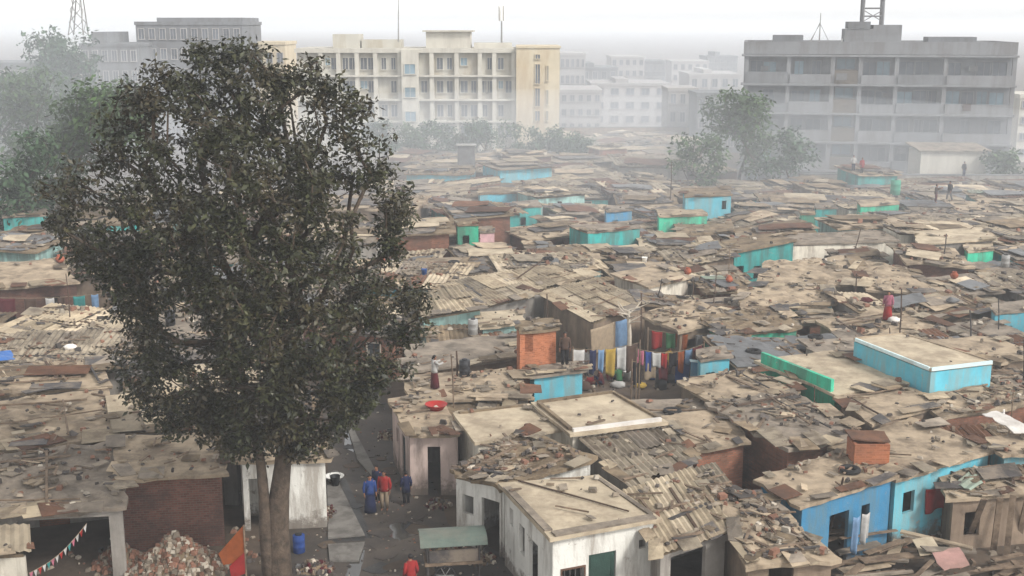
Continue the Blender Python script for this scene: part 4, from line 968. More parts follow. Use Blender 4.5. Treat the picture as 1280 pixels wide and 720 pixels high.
mast('mast with panel antennas above the right end of the cream block', 627, 8, 56, DB + 4, .14, False, 1)
mast('lattice tower faint above the smoky trees at upper left', 98, -4, 44, 165, 1.0, True)

def plain(name, label, x0, x1, ytop, d, floors, m, cols, depth=10, roofbox=None, group=None, wm='bld_window'):
    a, c = PD(x0, ytop, d), PD(x1, ytop, d); t = thing(name, label, 'building', ((a.x + c.x) / 2, d + depth / 2, 0), group)
    part(t, 'wall', [(a.x, c.x, d, d + depth, 0, a.z - .5, m)])
    part(t, 'parapet', [(a.x - .15, c.x + .15, d - .15, d + depth + .1, a.z - .5 + .002, a.z, m)])
    fh = (a.z - .5) / floors
    if cols:
        for f in range(floors):
            for k in range(cols):
                x = a.x + (k + .5) * (c.x - a.x) / cols; w = min(1.6, (c.x - a.x) / cols * .5)
                win(t, x - w / 2, x + w / 2, f * fh + .9, f * fh + min(fh - .4, 2.4), d, wm, 'bld_far')
    if roofbox:
        for r0, r1, yt in roofbox: part(t, 'roof_room', [(PD(r0, 0, d).x, PD(r1, 0, d).x, d + 1, d + depth - 1, a.z + .002, PD(0, yt, d).z, m)])
    return t
plain('apartment_block', 'tall grey hazed block behind the top of the big tree', 169, 302, 27, 185, 6, 'bld_grey', 10, 14, [(192, 300, 22)])
plain('apartment_block', 'lower grey hazed block at upper left beside the lattice tower', 100, 172, 54, 178, 5, 'bld_grey', 6, 12, [(108, 128, 40)])
plain('apartment_block', 'pale pink hazed block between big tree and cream block', 303, 356, 52, 196, 4, 'bld_yellow', 4, 10)
plain('apartment_block', 'low white walled building left of the grey office block', 836, 872, 110, 182, 3, 'bld_far', 3, 8)
plain('apartment_block', 'grey low building behind the spreading hazed tree', 872, 934, 116, 172, 3, 'bld_grey', 5, 8)
plain('apartment_block', 'white hazed building seen past the right edge of the grey block', 1276, 1330, 118, 160, 4, 'bld_white', 4, 8)
sky = [('pale stepped skyline block right of the yellow stair block', 700, 732, 66, 230), ('low wide skyline block faint behind the mist, left', 716, 772, 84, 260), ('skyline block with a roof hut in the middle of the mist', 764, 806, 70, 290),
       ('long low skyline block below the others in the mist', 740, 836, 104, 215), ('narrow skyline tower left of the white far block', 806, 832, 76, 300), ('white skyline block nearest to the grey office block', 862, 926, 92, 225),
       ('faint skyline block behind the white one', 840, 886, 76, 320), ('faint tallest skyline tower beside the grey office block', 884, 922, 70, 340), ('low grey skyline block right of the yellow block base', 700, 752, 112, 200)]
for i, (lb, x0, x1, yt, d) in enumerate(sky):
    plain('skyline_block', lb, x0, x1, yt, d, max(3, int((110 - yt) / 9)), ['bld_far', 'bld_grey', 'bld_far'][i % 3], 5, 14, [((x0 * 2 + x1) / 3, (x0 + x1) / 2, yt - 5)] if i % 2 else None, 'hazed skyline blocks')
plain('apartment_block', 'wide hazed block behind the left edge trees', -60, 60, 78, 175, 4, 'bld_grey', 7, 12)

# walls, fences and the metal box at the settlement's far edge
def freewall(label, pxa, pxb, d0, d1, h, m, name='boundary_wall', cap=True):
    a = PD(pxa, 200, d0); c = PD(pxb, 200, d1); t = thing(name, label, 'wall', ((a.x + c.x) / 2, (d0 + d1) / 2, 0))
    an = math.atan2(d1 - d0, c.x - a.x); L_ = math.hypot(c.x - a.x, d1 - d0); mid = Vector(((a.x + c.x) / 2, (d0 + d1) / 2, 0))
    b = MB(); b.box(mid + Vector((0, 0, h / 2)), (L_, .25, h), m, rz=an); b.build('wall', t)
    b = MB(); b.box(mid + Vector((0, 0, h + .062)), (L_ + .1, .35, .12), 'bld_greylight', rz=an); b.build('coping', t)
freewall('long grey boundary wall below the hazed trees, before the office block', 1000, 1300, 122, 121, 3.0, 'wall_grey')
freewall('brown boundary wall before the mist right of the hedge', 690, 860, 176, 177, 3.2, 'wall_mud')
freewall('grey boundary wall below the hedge', 440, 690, 147, 147.5, 2.6, 'wall_grey')
t = thing('transformer_box', 'blue grey metal box on legs before the hedge', 'utility box', PD(583, 200, 126) * 1); t.location.z = 0; ROOT_LOC[t.name] = Vector(t.location)
x = t.location.x
part(t, 'cabinet', [(x - .9, x + .9, 125.3, 126.6, 2.9, 5.6, 'tarp_grey')])
part(t, 'roof_plate', [(x - 1.05, x + 1.05, 125.1, 126.8, 5.602, 5.7, 'metal')])
for sx in (-.75, .75):
    for sy in (125.45, 126.45): part(t, 'leg', [(x + sx - .09, x + sx + .09, sy - .09, sy + .09, 0, 2.898, 'iron')])
SKIP = ('crown', 'trunk', 'limb', 'garment', 'rope')
def _cast(o, d):
    dg = bpy.context.evaluated_depsgraph_get()
    for _ in range(60):
        ok, loc, n, i, ob, m = scene.ray_cast(dg, o, d)
        if not ok: return None
        if ob.name.split('.')[0] in SKIP: o = loc + d * .02; continue
        return loc
def hitp(px_, py_):
    X = (px_ - 640) / FPX; U = (360 - py_) / FPX
    return _cast(Vector((0, 0, CAM_H)), Vector((X, CP + SP * U, -SP + CP * U)).normalized())
def drop(p, top=7.0):
    q = _cast(Vector((p.x, p.y, top)), Vector((0, 0, -1)))
    return q if q else p
bpy.context.view_layer.update()
# ---------------------------------------------------------------- people
def body_mesh(pose):
    v = []; r = []; e = []
    def add(p, rad, par=None):
        v.append(p); r.append(rad)
        if par is not None: e.append((par, len(v) - 1))
        return len(v) - 1
    sit = pose == 'sit'; dz = -.68 if sit else 0; lean = .1 if sit else 0
    pel = add((0, 0, .88 + dz), (.135, .1)); sp = add((0, lean * .4, 1.08 + dz), (.12, .09), pel); ch = add((0, lean, 1.25 + dz), (.15, .1), sp)
    nk = add((0, lean + .02, 1.385 + dz), (.05, .05), ch); jaw = add((0, lean + .045, 1.45 + dz), (.06, .066), nk); hd = add((0, lean + .03, 1.52 + dz), (.073, .085), jaw); add((0, lean + .02, 1.585 + dz), (.045, .05), hd)
    for s in (-1, 1):
        st = {'walk': .22 * s, 'stand': .02 * s}.get(pose, 0)
        hp = add((.085 * s, 0, .84 + dz), (.085, .085), pel)
        if sit:
            kn = add((.13 * s, .36, .48), (.055, .055), hp); an = add((.12 * s, .3, .08), (.036, .036), kn); add((.13 * s, .45, .035), (.035, .022), an)
        else:
            kn = add((.095 * s, .5 * st + .03, .46), (.055, .055), hp); an = add((.095 * s, st - .03, .08), (.036, .036), kn); add((.105 * s, st + .11, .035), (.036, .022), an)
        sh = add((.175 * s, lean, 1.31 + dz), (.052, .052), ch)
        if sit: el = add((.25 * s, lean + .08, 1.06 + dz), (.04, .04), sh); wr = add((.15 * s, lean + .28, .96 + dz), (.026, .026), el); fw = Vector((-.1 * s, .9, -.3)).normalized()
        elif pose == 'reach': el = add((.25 * s, .16, 1.2), (.04, .04), sh); wr = add((.2 * s, .4, 1.3), (.026, .026), el); fw = Vector((0, .95, .2)).normalized()
        else: el = add((.23 * s, -.04 - .3 * st, 1.05), (.04, .04), sh); wr = add((.235 * s, .06 - .5 * st, .82), (.026, .026), el); fw = Vector((0, .2, -1)).normalized()
        w = Vector(v[wr]); pm = add(tuple(w + fw * .06), (.034, .018), wr)
        sd = fw.cross(Vector((1, 0, 0))).normalized()
        for k, ln in enumerate((.06, .07, .066, .05)):
            q = w + fw * .085 + sd * (.026 - .0175 * k); f1 = add(tuple(q), (.009, .009), pm); f2 = add(tuple(q + fw * ln * .55 - Vector((.008 * s, 0, 0))), (.008, .008), f1); add(tuple(q + fw * ln * .95 - Vector((.022 * s, 0, 0))), (.007, .007), f2)
        t1 = add(tuple(w + fw * .03 + sd * .036), (.01, .01), pm); add(tuple(w + fw * .07 + sd * .055), (.008, .008), t1)
    me = bpy.data.meshes.new('person'); me.from_pydata(v, e, [])
    o = bpy.data.objects.new('tmp', me); COL.objects.link(o)
    m = o.modifiers.new('s', 'SKIN'); m.use_smooth_shade = True
    for i, sv in enumerate(me.skin_vertices[0].data): sv.radius = r[i]; sv.use_root = i == 0
    m2 = o.modifiers.new('u', 'SUBSURF'); m2.levels = 1; m2.render_levels = 1
    dg = bpy.context.evaluated_depsgraph_get(); me2 = bpy.data.meshes.new_from_object(o.evaluated_get(dg))
    bpy.data.objects.remove(o); me2.materials.clear(); me2.materials.append(MATS['skin']); me2.name = 'person_' + pose
    # face and ears on the same mesh
    import bmesh
    bm = bmesh.new(); bm.from_mesh(me2)
    c = Vector((0, lean + .03, 1.505 + dz))
    def cone(p0, ring):
        a = bm.verts.new(p0); rs = [bm.verts.new(q) for q in ring]
        for i in range(len(rs)): bm.faces.new((a, rs[i], rs[(i + 1) % len(rs)]))
    cone(c + Vector((0, .108, -.012)), [c + Vector(q) for q in ((-.014, .07, -.02), (.014, .07, -.02), (.004, .07, .03), (-.004, .07, .03))])
    for s in (-1, 1): cone(c + Vector((.092 * s, -.012, 0)), [c + Vector(q) for q in ((.06 * s, .012, -.025), (.06 * s, .012, .025), (.06 * s, -.02, .025), (.06 * s, -.02, -.025))])
    bm.to_mesh(me2); bm.free()
    return me2, dz, lean
BODY = {}
def person(label, loc, face, pose='stand', top='white', low='navy', kind='trousers', scale=1.0, group=None):
    if pose not in BODY: BODY[pose] = body_mesh(pose)
    me, dz, ln = BODY[pose]
    o = bpy.data.objects.new('person', me); COL.objects.link(o); o.location = loc; o.rotation_euler = (0, 0, face); o.scale = (scale,) * 3
    tag(o, label, 'person', group)
    def child(name, b, smooth=True):
        m_ = bpy.data.meshes.new(name); m_.from_pydata(b.v, [], b.f)
        for q in b.mats: m_.materials.append(MATS[q])
        m_.polygons.foreach_set('material_index', b.m); m_.polygons.foreach_set('use_smooth', [smooth] * len(b.f))
        c = bpy.data.objects.new(name, m_); COL.objects.link(c); c.parent = o
    sit = pose == 'sit'
    b = MB(); k = 'cloth_' + top
    def ell(b, rows, m, n=12):
        vs = []
        for x, y, z, rx, ry in rows:
            for j in range(n): an = 2 * math.pi * j / n; vs.append((x + rx * math.cos(an), y + ry * math.sin(an), z))
        fs = [(i * n + j, i * n + (j + 1) % n, (i + 1) * n + (j + 1) % n, (i + 1) * n + j) for i in range(len(rows) - 1) for j in range(n)] + [tuple(range(n - 1, -1, -1)), tuple((len(rows) - 1) * n + j for j in range(n))]
        b.add(vs, fs, m)
    hem = .62 if kind == 'kurta' and not sit else .8
    ell(b, [(0, .0, hem + dz if not sit else .1, .2, .15), (0, 0, .92 + dz, .178, .135), (0, ln * .5, 1.1 + dz, .165, .125), (0, ln, 1.27 + dz, .2, .135), (0, ln, 1.35 + dz, .15, .1), (0, ln + .01, 1.385 + dz, .07, .07)], k)
    for s in (-1, 1):
        st = {'walk': .22 * s, 'stand': .02 * s}.get(pose, 0)
        if sit: pts = [(.16 * s, ln, 1.32 + dz), (.25 * s, ln + .08, 1.06 + dz), (.17 * s, ln + .24, .98 + dz)]
        elif pose == 'reach': pts = [(.16 * s, 0, 1.32), (.25 * s, .16, 1.2), (.21 * s, .36, 1.28)]
        else: pts = [(.16 * s, 0, 1.32), (.23 * s, -.04 - .3 * st, 1.05), (.235 * s, .04 - .45 * st, .88)]
        b.tube(pts, [.075, .062, .048], k, 8)
    child('shirt', b)
    b = MB(); k = 'cloth_' + low
    if kind == 'skirt' and not sit: ell(b, [(0, .02, .07, .26, .22), (0, .01, .45, .22, .19), (0, 0, .86, .17, .14), (0, 0, .98, .165, .13)], k)
    else:
        for s in (-1, 1):
            st = {'walk': .22 * s, 'stand': .02 * s}.get(pose, 0)
            pts = [(.085 * s, 0, .16), (.13 * s, .36, .49), (.12 * s, .3, .1)] if sit else [(.085 * s, 0, .9), (.095 * s, .5 * st + .03, .46), (.095 * s, st - .03, .1)]
            b.tube(pts, [.105, .08, .062], k, 8)
    child('skirt' if kind == 'skirt' else 'trousers', b)
    b = MB(); z = 1.52 + dz; y = ln + .015
    ell(b, [(0, y - .035, z - .035, .078, .06), (0, y - .02, z + .02, .086, .085), (0, y - .005, z + .06, .074, .08), (0, y, z + .1, .03, .035)], 'hair')
    if kind == 'skirt': ell(b, [(0, y - .1, z - .09, .03, .03), (0, y - .1, z - .05, .045, .045), (0, y - .09, z - .01, .03, .03)], 'hair')
    child('hair', b)
    if kind == 'skirt':
        b = MB(); p = [(-.16, ln - .1, 1.36 + dz), (.0, ln + .11, 1.24 + dz), (.15, ln + .12, .95 + dz)]
        b.tube(p, [.04, .055, .04], 'cloth_' + top, 6); child('scarf', b)
    return o
def PP(label, px_, py_, z, face, **k):
    p = P(px_, py_, 0) if z == 0 else drop(hitp(px_, py_) + Vector((0, .15, 0)))
    return person(label, p, math.radians(face), **k)
PP('person in a long blue dress standing in the alley beside the drain', 463, 641, 0, 200, top='blue', low='navy', kind='skirt', scale=.95)
PP('person in a red top and yellowish trousers in the alley group', 481, 638, 0, 170, top='red', low='beige', scale=1.0)
PP('person in dark clothes with back turned, right of the alley group', 508, 631, 0, 20, top='navy', low='black', kind='kurta', scale=.85)
PP('person in dark navy behind the one in blue in the alley', 472, 628, 0, 150, top='navy', low='black', kind='kurta', scale=.95)
PP('person with black hair and red top at the bottom edge of the alley', 514, 748, 0, 30, top='red', low='navy', scale=.95)
PP('person in dark red with white sleeves sitting up on the rubble strewn roof', 543, 487, 2.8, -70, pose='reach', top='white', low='maroon', kind='skirt', scale=.92)
PP('person in maroon crouching by the cyan fronted house in the laundry yard', 752, 482, 0, 100, pose='sit', top='maroon', low='navy')
PP('person in a pink top standing under the white branches in the yard', 793, 478, 0, 180, top='pink', low='maroon', kind='kurta')
PP('person in dark clothes beside the orange brick house doorway', 706, 459, 2.9, 180, top='brown', low='black')
PP('person in a pink red dress standing on the roofs beyond the green shed', 1110, 402, 2.7, 160, top='pink', low='red', kind='skirt')
PP('person in white among the far roofs before the grey block', 1066, 228, 2.8, 180, top='white', low='navy')
PP('person in red among the far roofs, right of the one in white', 1077, 226, 2.8, 200, top='red', low='black', kind='kurta')
PP('person in dark clothes walking on a far roof before the cream shed', 1187, 252, 2.8, 120, pose='walk', top='black', low='grey', scale=1.1)
PP('person in brown bending beside the dark clothed one on the far roof', 1170, 254, 2.8, 260, pose='reach', top='brown', low='maroon')
PP('person in black on the far boundary roofs right of the cream shed', 1205, 222, 2.8, 200, top='black', low='navy')

# ---------------------------------------------------------------- laundry and other things
def cloth(name, label, cat, top_l, top_r, drop, m, group=None, wave=.06, seed=0, th=.015):
    rr = random.Random(seed); b = MB(); nx, nz = 10, 8; d = top_r - top_l; nrm = Vector((-d.y, d.x, 0)).normalized(); ph = rr.uniform(0, 6); f = []
    V = []
    for t in (0, th):
        for j in range(nz + 1):
            for i in range(nx + 1):
                u, w = i / nx, j / nz
                p = top_l + d * (u * (1 - .06 * w) + .03 * w) + Vector((0, 0, -drop * w * (1 + .08 * math.sin(3 * u + ph)))) + nrm * (wave * math.sin(7 * u + ph + .8 * w) * (.25 + w) + t)
                p.z -= .05 * math.sin(math.pi * u)
                V.append(p)
    W = nx + 1; o = W * (nz + 1)
    for j in range(nz):
        for i in range(nx):
            a = j * W + i; f += [(a, a + W, a + W + 1, a + 1), (o + a, o + a + 1, o + a + W + 1, o + a + W)]
    per = list(range(nx)) + [j * W + nx for j in range(nz)] + [nz * W + i for i in range(nx, 0, -1)] + [j * W for j in range(nz, 0, -1)]
    f += [(per[k], per[(k + 1) % len(per)], o + per[(k + 1) % len(per)], o + per[k]) for k in range(len(per))]
    b.add(V, f, m); ob = b.build(name, loc=top_l, smooth=True); tag(ob, label, cat, group); return ob
def line(label, a, c, garments, group='washing on the line', sag=.15, seed=1):
    t = thing('washing_line', label, 'clothesline', Vector((a.x, a.y, 0)))
    b = MB(); pts = [a.lerp(c, i / 8) + Vector((0, 0, -sag * math.sin(math.pi * i / 8))) for i in range(9)]; b.tube(pts, .012, 'cloth_beige', 5); b.build('rope', t)
    for q in (a, c): p = MB(); p.tube([(q.x, q.y, 0), (q.x, q.y, q.z + .12)], [.045, .035], 'wood', 6); p.build('post', t)
    for i, (u, w, h, col, lb) in enumerate(garments):
        z = lambda s: a.lerp(c, s) + Vector((0, 0, -sag * math.sin(math.pi * s) - .012)); L_ = (c - a).length
        w *= R.uniform(.8, 1.25); h *= R.uniform(.7, 1.25); cloth('garment', lb, 'laundry', z(u - w / 2 / L_), z(u + w / 2 / L_), h, 'cloth_' + col, group, seed=seed * 20 + i)
line('washing line strung from the orange brick house across the yard', P(716, 436, 3.5), P(800, 428, 3.5),
     [(.08, .6, .9, 'white', 'white sheet hanging on the yard line, left end'), (.3, .4, 1.0, 'navy', 'navy garment hanging between the white sheet and the yellow one'), (.42, .35, 1.0, 'sky', 'pale blue garment on the yard line beside the navy one'), (.56, .5, 1.0, 'yellow', 'yellow garment hanging on the yard line'), (.72, .5, .9, 'white', 'small white garment right of the yellow one'), (.88, .5, 1.1, 'brown', 'brown garment at the right end of the yard line')])
line('low washing line in front of the laundry yard', P(790, 452, 2.6), P(872, 444, 2.6),
     [(.08, .5, .9, 'black', 'black garment on the low line, left end'), (.27, .6, .9, 'beige', 'off white cloth on the low line in the yard'), (.47, .6, .95, 'maroon', 'maroon cloth on the low line in the yard'), (.78, .9, 1.15, 'blue', 'large deep blue cloth hanging by the light blue wall')], seed=2)
line('upper washing line behind the low one in the yard', P(796, 436, 3.2), P(880, 430, 3.2),
     [(.06, .35, .7, 'pink', 'pink garment on the upper yard line'), (.17, .35, .8, 'blue', 'blue garment on the upper yard line, beside the pink one'), (.29, .4, .7, 'white', 'white shirt on the upper yard line'), (.41, .35, .8, 'red', 'red garment on the upper yard line'), (.54, .4, .7, 'black', 'black garment on the upper yard line'), (.66, .35, .8, 'orange', 'orange garment on the upper yard line'), (.78, .4, .7, 'sky', 'pale blue shirt on the upper yard line'), (.9, .4, .8, 'maroon', 'maroon garment on the upper yard line, right end')], seed=7, sag=.3)
line('washing line inside the dark stall front', P(810, 412, 2.5), P(905, 416, 2.5),
     [(.12, .5, .8, 'red', 'red garment hanging in the stall front, left'), (.3, .4, .9, 'green', 'green garment in the stall front'), (.45, .6, .8, 'orange', 'orange brown cloth hanging in the stall front'), (.68, .4, .7, 'grey', 'grey garment in the stall front'), (.9, .8, .8, 'red', 'wide red cloth hanging before the green walled hut')], seed=3)
line('washing line at the left edge below the smooth tan roof', P(-10, 372, 2.6), P(132, 366, 2.6),
     [(.12, 1.1, 1.1, 'maroon', 'faded red cloth on the left edge line'), (.33, .8, 1.2, 'brown', 'dark brown cloth on the left edge line'), (.5, .4, 1.0, 'white', 'white garment on the left edge line'), (.6, .4, .9, 'brown', 'brown garment between white one and teal sheets'), (.76, .6, 1.4, 'teal', 'long teal sheet on the left edge line'), (.9, .5, 1.3, 'sky', 'pale blue sheet beside the teal one at left')], seed=4)
cloth('garment', 'pale washing hung beside the doorway of the bright blue house', 'laundry', P(1075, 638, 2.0) + Vector((0, -.3, 0)), P(1085, 636, 2.0) + Vector((0, -.3, 0)), 1.0, 'cloth_white', seed=90)
cloth('garment', 'grey blue washing beside the pale one at the bright blue house', 'laundry', P(1064, 642, 2.0) + Vector((0, -.3, 0)), P(1073, 640, 2.0) + Vector((0, -.3, 0)), 1.2, 'cloth_sky', seed=91)
cloth('garment', 'crimson cloth hung right of the bright blue house', 'laundry', P(1158, 612, 1.9), P(1184, 606, 1.9), .9, 'cloth_red', seed=92)
cloth('garment', 'maroon cloth hung in the dark gap beside the bright blue house', 'laundry', P(1140, 606, 2.1), P(1156, 602, 2.1), 1.3, 'cloth_maroon', seed=93)

cloth('garment', 'wide pale pink sheet hung down from the dark roof edge above the yard', 'laundry', P(738, 412, 2.75), P(768, 402, 2.8), 1.5, 'cloth_beige', seed=95)
cloth('garment', 'faded blue sheet hung beside the wide pale pink one above the yard', 'laundry', P(770, 402, 2.8), P(787, 396, 2.8), 1.7, 'cloth_sky', seed=96)
def onroof(px_, py_, z): return P(px_, py_, z)
def tyre(label, p, r=.3):
    p = drop(p)
    b = MB(); n, m = 20, 8; vs = []
    for i in range(n):
        a = 2 * math.pi * i / n
        for j in range(m): q = 2 * math.pi * j / m; rr = r + .09 * math.cos(q); vs.append((p.x + rr * math.cos(a), p.y + rr * math.sin(a), p.z + .09 + .09 * math.sin(q)))
    b.add(vs, [(i * m + j, ((i + 1) % n) * m + j, ((i + 1) % n) * m + (j + 1) % m, i * m + (j + 1) % m) for i in range(n) for j in range(m)], 'rubber')
    tag(b.build('tyre', loc=p, smooth=True), label, 'tyre', 'old things kept on roofs')
def pot(label, p, m='clay', s=1.0, kind='pot'):
    p = drop(p)
    t = thing({'pot': 'clay_pot', 'bucket': 'bucket', 'basin': 'basin', 'drum': 'water_drum'}[kind], label, kind, p, 'old things kept on roofs')
    prof = {'pot': [(.1, 0), (.2, .08), (.24, .2), (.18, .32), (.12, .37), (.15, .42)], 'bucket': [(.12, 0), (.17, .32), (.18, .33)], 'basin': [(.22, 0), (.34, .16), (.36, .18)], 'drum': [(.28, 0), (.3, .02), (.3, .3), (.31, .32), (.3, .34), (.3, .62), (.31, .64), (.3, .66), (.3, .9), (.26, .92)]}[kind]
    b = MB()
    inner = [(max(.02, r - .02), z) for r, z in reversed(prof[1:])] + [(.02, .05)] if kind != 'drum' else []
    b.lathe(p, [(r * s, z * s) for r, z in prof + inner], m, 16); b.build('vessel', t, smooth=True)
    if kind == 'bucket':
        h = MB(); h.tube([p + Vector((.18 * s * math.cos(a), .05, .33 * s + .16 * s * math.sin(a))) for a in [math.pi * i / 8 for i in range(9)]], .008, 'metal', 5); h.build('handle', t)
    if kind == 'drum':
        h = MB(); h.lathe(p + Vector((0, 0, .922 * s)), [(.12, 0), (.12, .05), (.02, .06)], 'plastic_black', 12); h.build('lid', t)
    return t
def sack(label, p, m='tarp_white', s=1.0, name='sack'):
    p = drop(p)
    b = MB(); n, k = 14, 9; vs = []; sd = R.uniform(0, 50)
    for i in range(k + 1):
        th = math.pi * i / k
        for j in range(n):
            a = 2 * math.pi * j / n; d = Vector((math.sin(th) * math.cos(a), math.sin(th) * math.sin(a), math.cos(th))); q = 1 + .35 * noise.noise(d * 1.8 + Vector((sd, 0, 0)))
            vs.append(p + Vector((d.x * .42 * q * s, d.y * .28 * q * s, max(-.14, d.z * .2 * q) * s + .14 * s)))
    b.add(vs, [(i * n + j, (i + 1) * n + j, (i + 1) * n + (j + 1) % n, i * n + (j + 1) % n) for i in range(k) for j in range(n)], m)
    tag(b.build(name, loc=p, smooth=True), label, name, 'old things kept on roofs')
pot('red basin on the corner of the rubble strewn roof above the alley', P(545, 506, 2.85), 'plastic_red', 1.3, 'basin')
sack('white sack on the pale mud roof behind the person in dark red', P(617, 452, 2.7), 'tarp_white', 1.0)
sack('white bundle at the corner of the brown corrugated roof', P(885, 582, 2.75), 'tarp_white', 1.0)
sack('clay red bundle at the top of the tile mound beside white house', P(738, 588, 2.95), 'clay', .8)
pot('blue plastic drum standing behind the big tree trunk', P(374, 690, 0), 'cloth_blue', .7, 'drum')
pot('white basin set on the concrete slab in the alley', P(418, 596, .15), 'plastic_white', 1.1, 'basin')
pot('black bucket by the slab beside the drain in the alley', P(419, 604, .15), 'plastic_black', 1.2, 'bucket')
pot('small green tank on a far roof before the office block', P(1119, 240, 2.9), 'plastic_green', 1.5, 'drum')
pot('dark drum by the post on the pale mud roof', P(581, 472, 2.7), 'plastic_black', .8, 'drum')
tyre('black tyre lying on the roof of the bright blue house', P(1062, 588, 2.85), .3)
# brick tank
t = thing('brick_tank', 'open orange brick tank on the roof behind the bright blue house', 'tank', P(1084, 576, 2.78), 'old things kept on roofs'); c = drop(P(1084, 576, 2.78)); t.location = c; ROOT_LOC[t.name] = c.copy()
b = MB(); w, d, h = .62, .5, .72
for q in ((-w, w, -d, -d + .12), (-w, w, d - .12, d), (-w, -w + .12, -d + .121, d - .121), (w - .12, w, -d + .121, d - .121)): b.box(c + Vector(((q[0] + q[1]) / 2, (q[2] + q[3]) / 2, h / 2)), (q[1] - q[0], q[3] - q[2], h), 'wall_orange')
b.build('wall', t); b = MB(); lumpy(b, [c + Vector(q) for q in ((-.7, .58, h + .22), (.7, .58, h + .14), (.66, -.35, h + .1), (-.68, -.3, h + .16))], 'roof_rust', .03, .05, .3, .03); b.build('lid', t)
# green canopied cart
c = P(566, 722, 0); an = math.radians(8)
t = thing('cart', 'handcart with pale green tin canopy parked in the alley at the bottom', 'cart', c); M_ = Matrix.Rotation(an, 3, 'Z')
b = MB(); b.box(c + Vector((0, 0, .72)), (1.9, 1.0, .1), 'wood', rz=an); b.build('deck', t)
for x in (-.85, .85):
    for y_ in (-.42, .42): b = MB(); b.tube([c + M_ @ Vector((x, y_, 0.0 if x > 0 else .0)), c + M_ @ Vector((x, y_, 1.45))], .035, 'iron', 6); b.build('post', t)
for y_ in (-.56, .56):
    b = MB(); w0 = c + M_ @ Vector((-.3, y_, .36)); ax_ = M_ @ Vector((1, 0, 0))
    b.tube([w0 + (ax_ * math.cos(q) + Vector((0, 0, 1)) * math.sin(q)) * .33 for q in [2 * math.pi * i / 20 for i in range(21)]], .03, 'rubber', 6)
    for q in range(6): b.tube([w0, w0 + (ax_ * math.cos(q) + Vector((0, 0, 1)) * math.sin(q)) * .33], .012, 'metal', 4)
    b.build('wheel', t)
b = MB(); rows = []
for k in range(9):
    a = math.pi * (k / 8); rows.append((-.66 * math.cos(a), 1.42 + .26 * math.sin(a)))
vs = [c + M_ @ Vector((x, y_, z - t_)) for t_ in (0, .02) for y_, z in rows for x in (-1.1, 1.1)]
n = 9; b.add(vs, [(2 * i, 2 * i + 1, 2 * i + 3, 2 * i + 2) for i in range(8)] + [(18 + 2 * i, 18 + 2 * i + 2, 18 + 2 * i + 3, 18 + 2 * i + 1) for i in range(8)] + [(2 * i, 2 * i + 2, 18 + 2 * i + 2, 18 + 2 * i) for i in range(8)] + [(2 * i + 1, 18 + 2 * i + 1, 18 + 2 * i + 3, 2 * i + 3) for i in range(8)] + [(0, 18, 19, 1), (16, 17, 35, 34)], 'tarp_green'); b.build('canopy', t)
b = MB(); b.box(c + M_ @ Vector((-.86, 0, 1.09)), (.03, .8, .62), 'tarp_black', rz=an); b.box(c + M_ @ Vector((0, -.47, 1.0)), (1.6, .02, .44), 'tarp_black', rz=an); b.build('side_panel', t)
# stone heap
b = MB()
def mound(b, cx, cy, rx, ry, h, n, smin, smax, bits):
    vs = []; K, NN = 6, 18
    for i in range(K + 1):
        for j in range(NN): a = 2 * math.pi * j / NN; q = i / K; vs.append((cx + rx * q * math.cos(a), cy + ry * q * math.sin(a), h * (1 - q) ** 1.2 - .02))
    b.add(vs, [(i * NN + j, (i + 1) * NN + j, (i + 1) * NN + (j + 1) % NN, i * NN + (j + 1) % NN) for i in range(K) for j in range(NN)], 'roof_brown')
    for _ in range(n):
        q = R.random() ** .5; a = R.uniform(0, 6.28); bit(b, Vector((cx + rx * q * math.cos(a), cy + ry * q * math.sin(a), h * (1 - q) ** 1.2)), R.uniform(smin, smax), R.choice(bits), .7)
p = P(222, 712, 0); mound(b, p.x, p.y, 1.7, 1.3, 1.35, 900, .1, .26, ['stone', 'stone', 'brick_bit', 'light_bit', 'brick_bit', 'wood']); b.build('stone_heap', kind='stuff')
b = MB(); p = P(150, 705, 0); mound(b, p.x, p.y, .9, .8, .8, 260, .1, .24, ['brick_bit', 'brick_bit', 'stone']); b.build('brick_heap', kind='stuff')
for x, y_, rx, ry, h in [(556, 690, .8, .6, .3), (548, 632, .5, .5, .25), (408, 645, .35, .9, .22), (486, 545, .5, .7, .25), (392, 712, .7, .5, .3), (600, 700, .6, .5, .3)]:
    b = MB(); p = P(x, y_, 0); mound(b, p.x, p.y, rx, ry, h, 110, .05, .2, ['dark_bit', 'stone', 'brick_bit', 'cloth_grey', 'cloth_brown', 'light_bit', 'tarp_black', 'wood', 'cloth_maroon']); b.build('rubbish_heap', kind='stuff')
# orange flag and bunting
f0 = P(306, 724, 1.2); t = thing('flag', 'large orange and red pennant flag on a pole left of the tree trunk', 'flag', Vector((f0.x, f0.y, 0)))
top = Vector((f0.x + .05, f0.y, 3.0)); b = MB(); b.tube([(f0.x + .05, f0.y, 0), top], .03, 'wood', 6); b.build('pole', t)
b = MB(); fp = [top, top + Vector((-.85, .1, -1.0)), top + Vector((-.7, .05, -1.35)), top + Vector((0, 0, -1.2))]; b2 = Vector((0, .02, 0)); b.hexa(fp + [q + b2 for q in fp], 'cloth_orange'); b.build('pennant', t)
b = MB(); fp = [top + Vector((-.02, -.03, -.9)), top + Vector((-.5, -.05, -1.35)), top + Vector((-.45, -.05, -1.75)), top + Vector((-.02, -.03, -1.6))]; b.hexa(fp + [q + Vector((0, .015, 0)) for q in fp], 'cloth_red'); b.build('pennant', t)
a, c = P(112, 650, 2.4), P(40, 712, 1.6); t = thing('bunting', 'string of red and white pennants across the dark doorway at lower left', 'bunting', (a.x, a.y, 0))
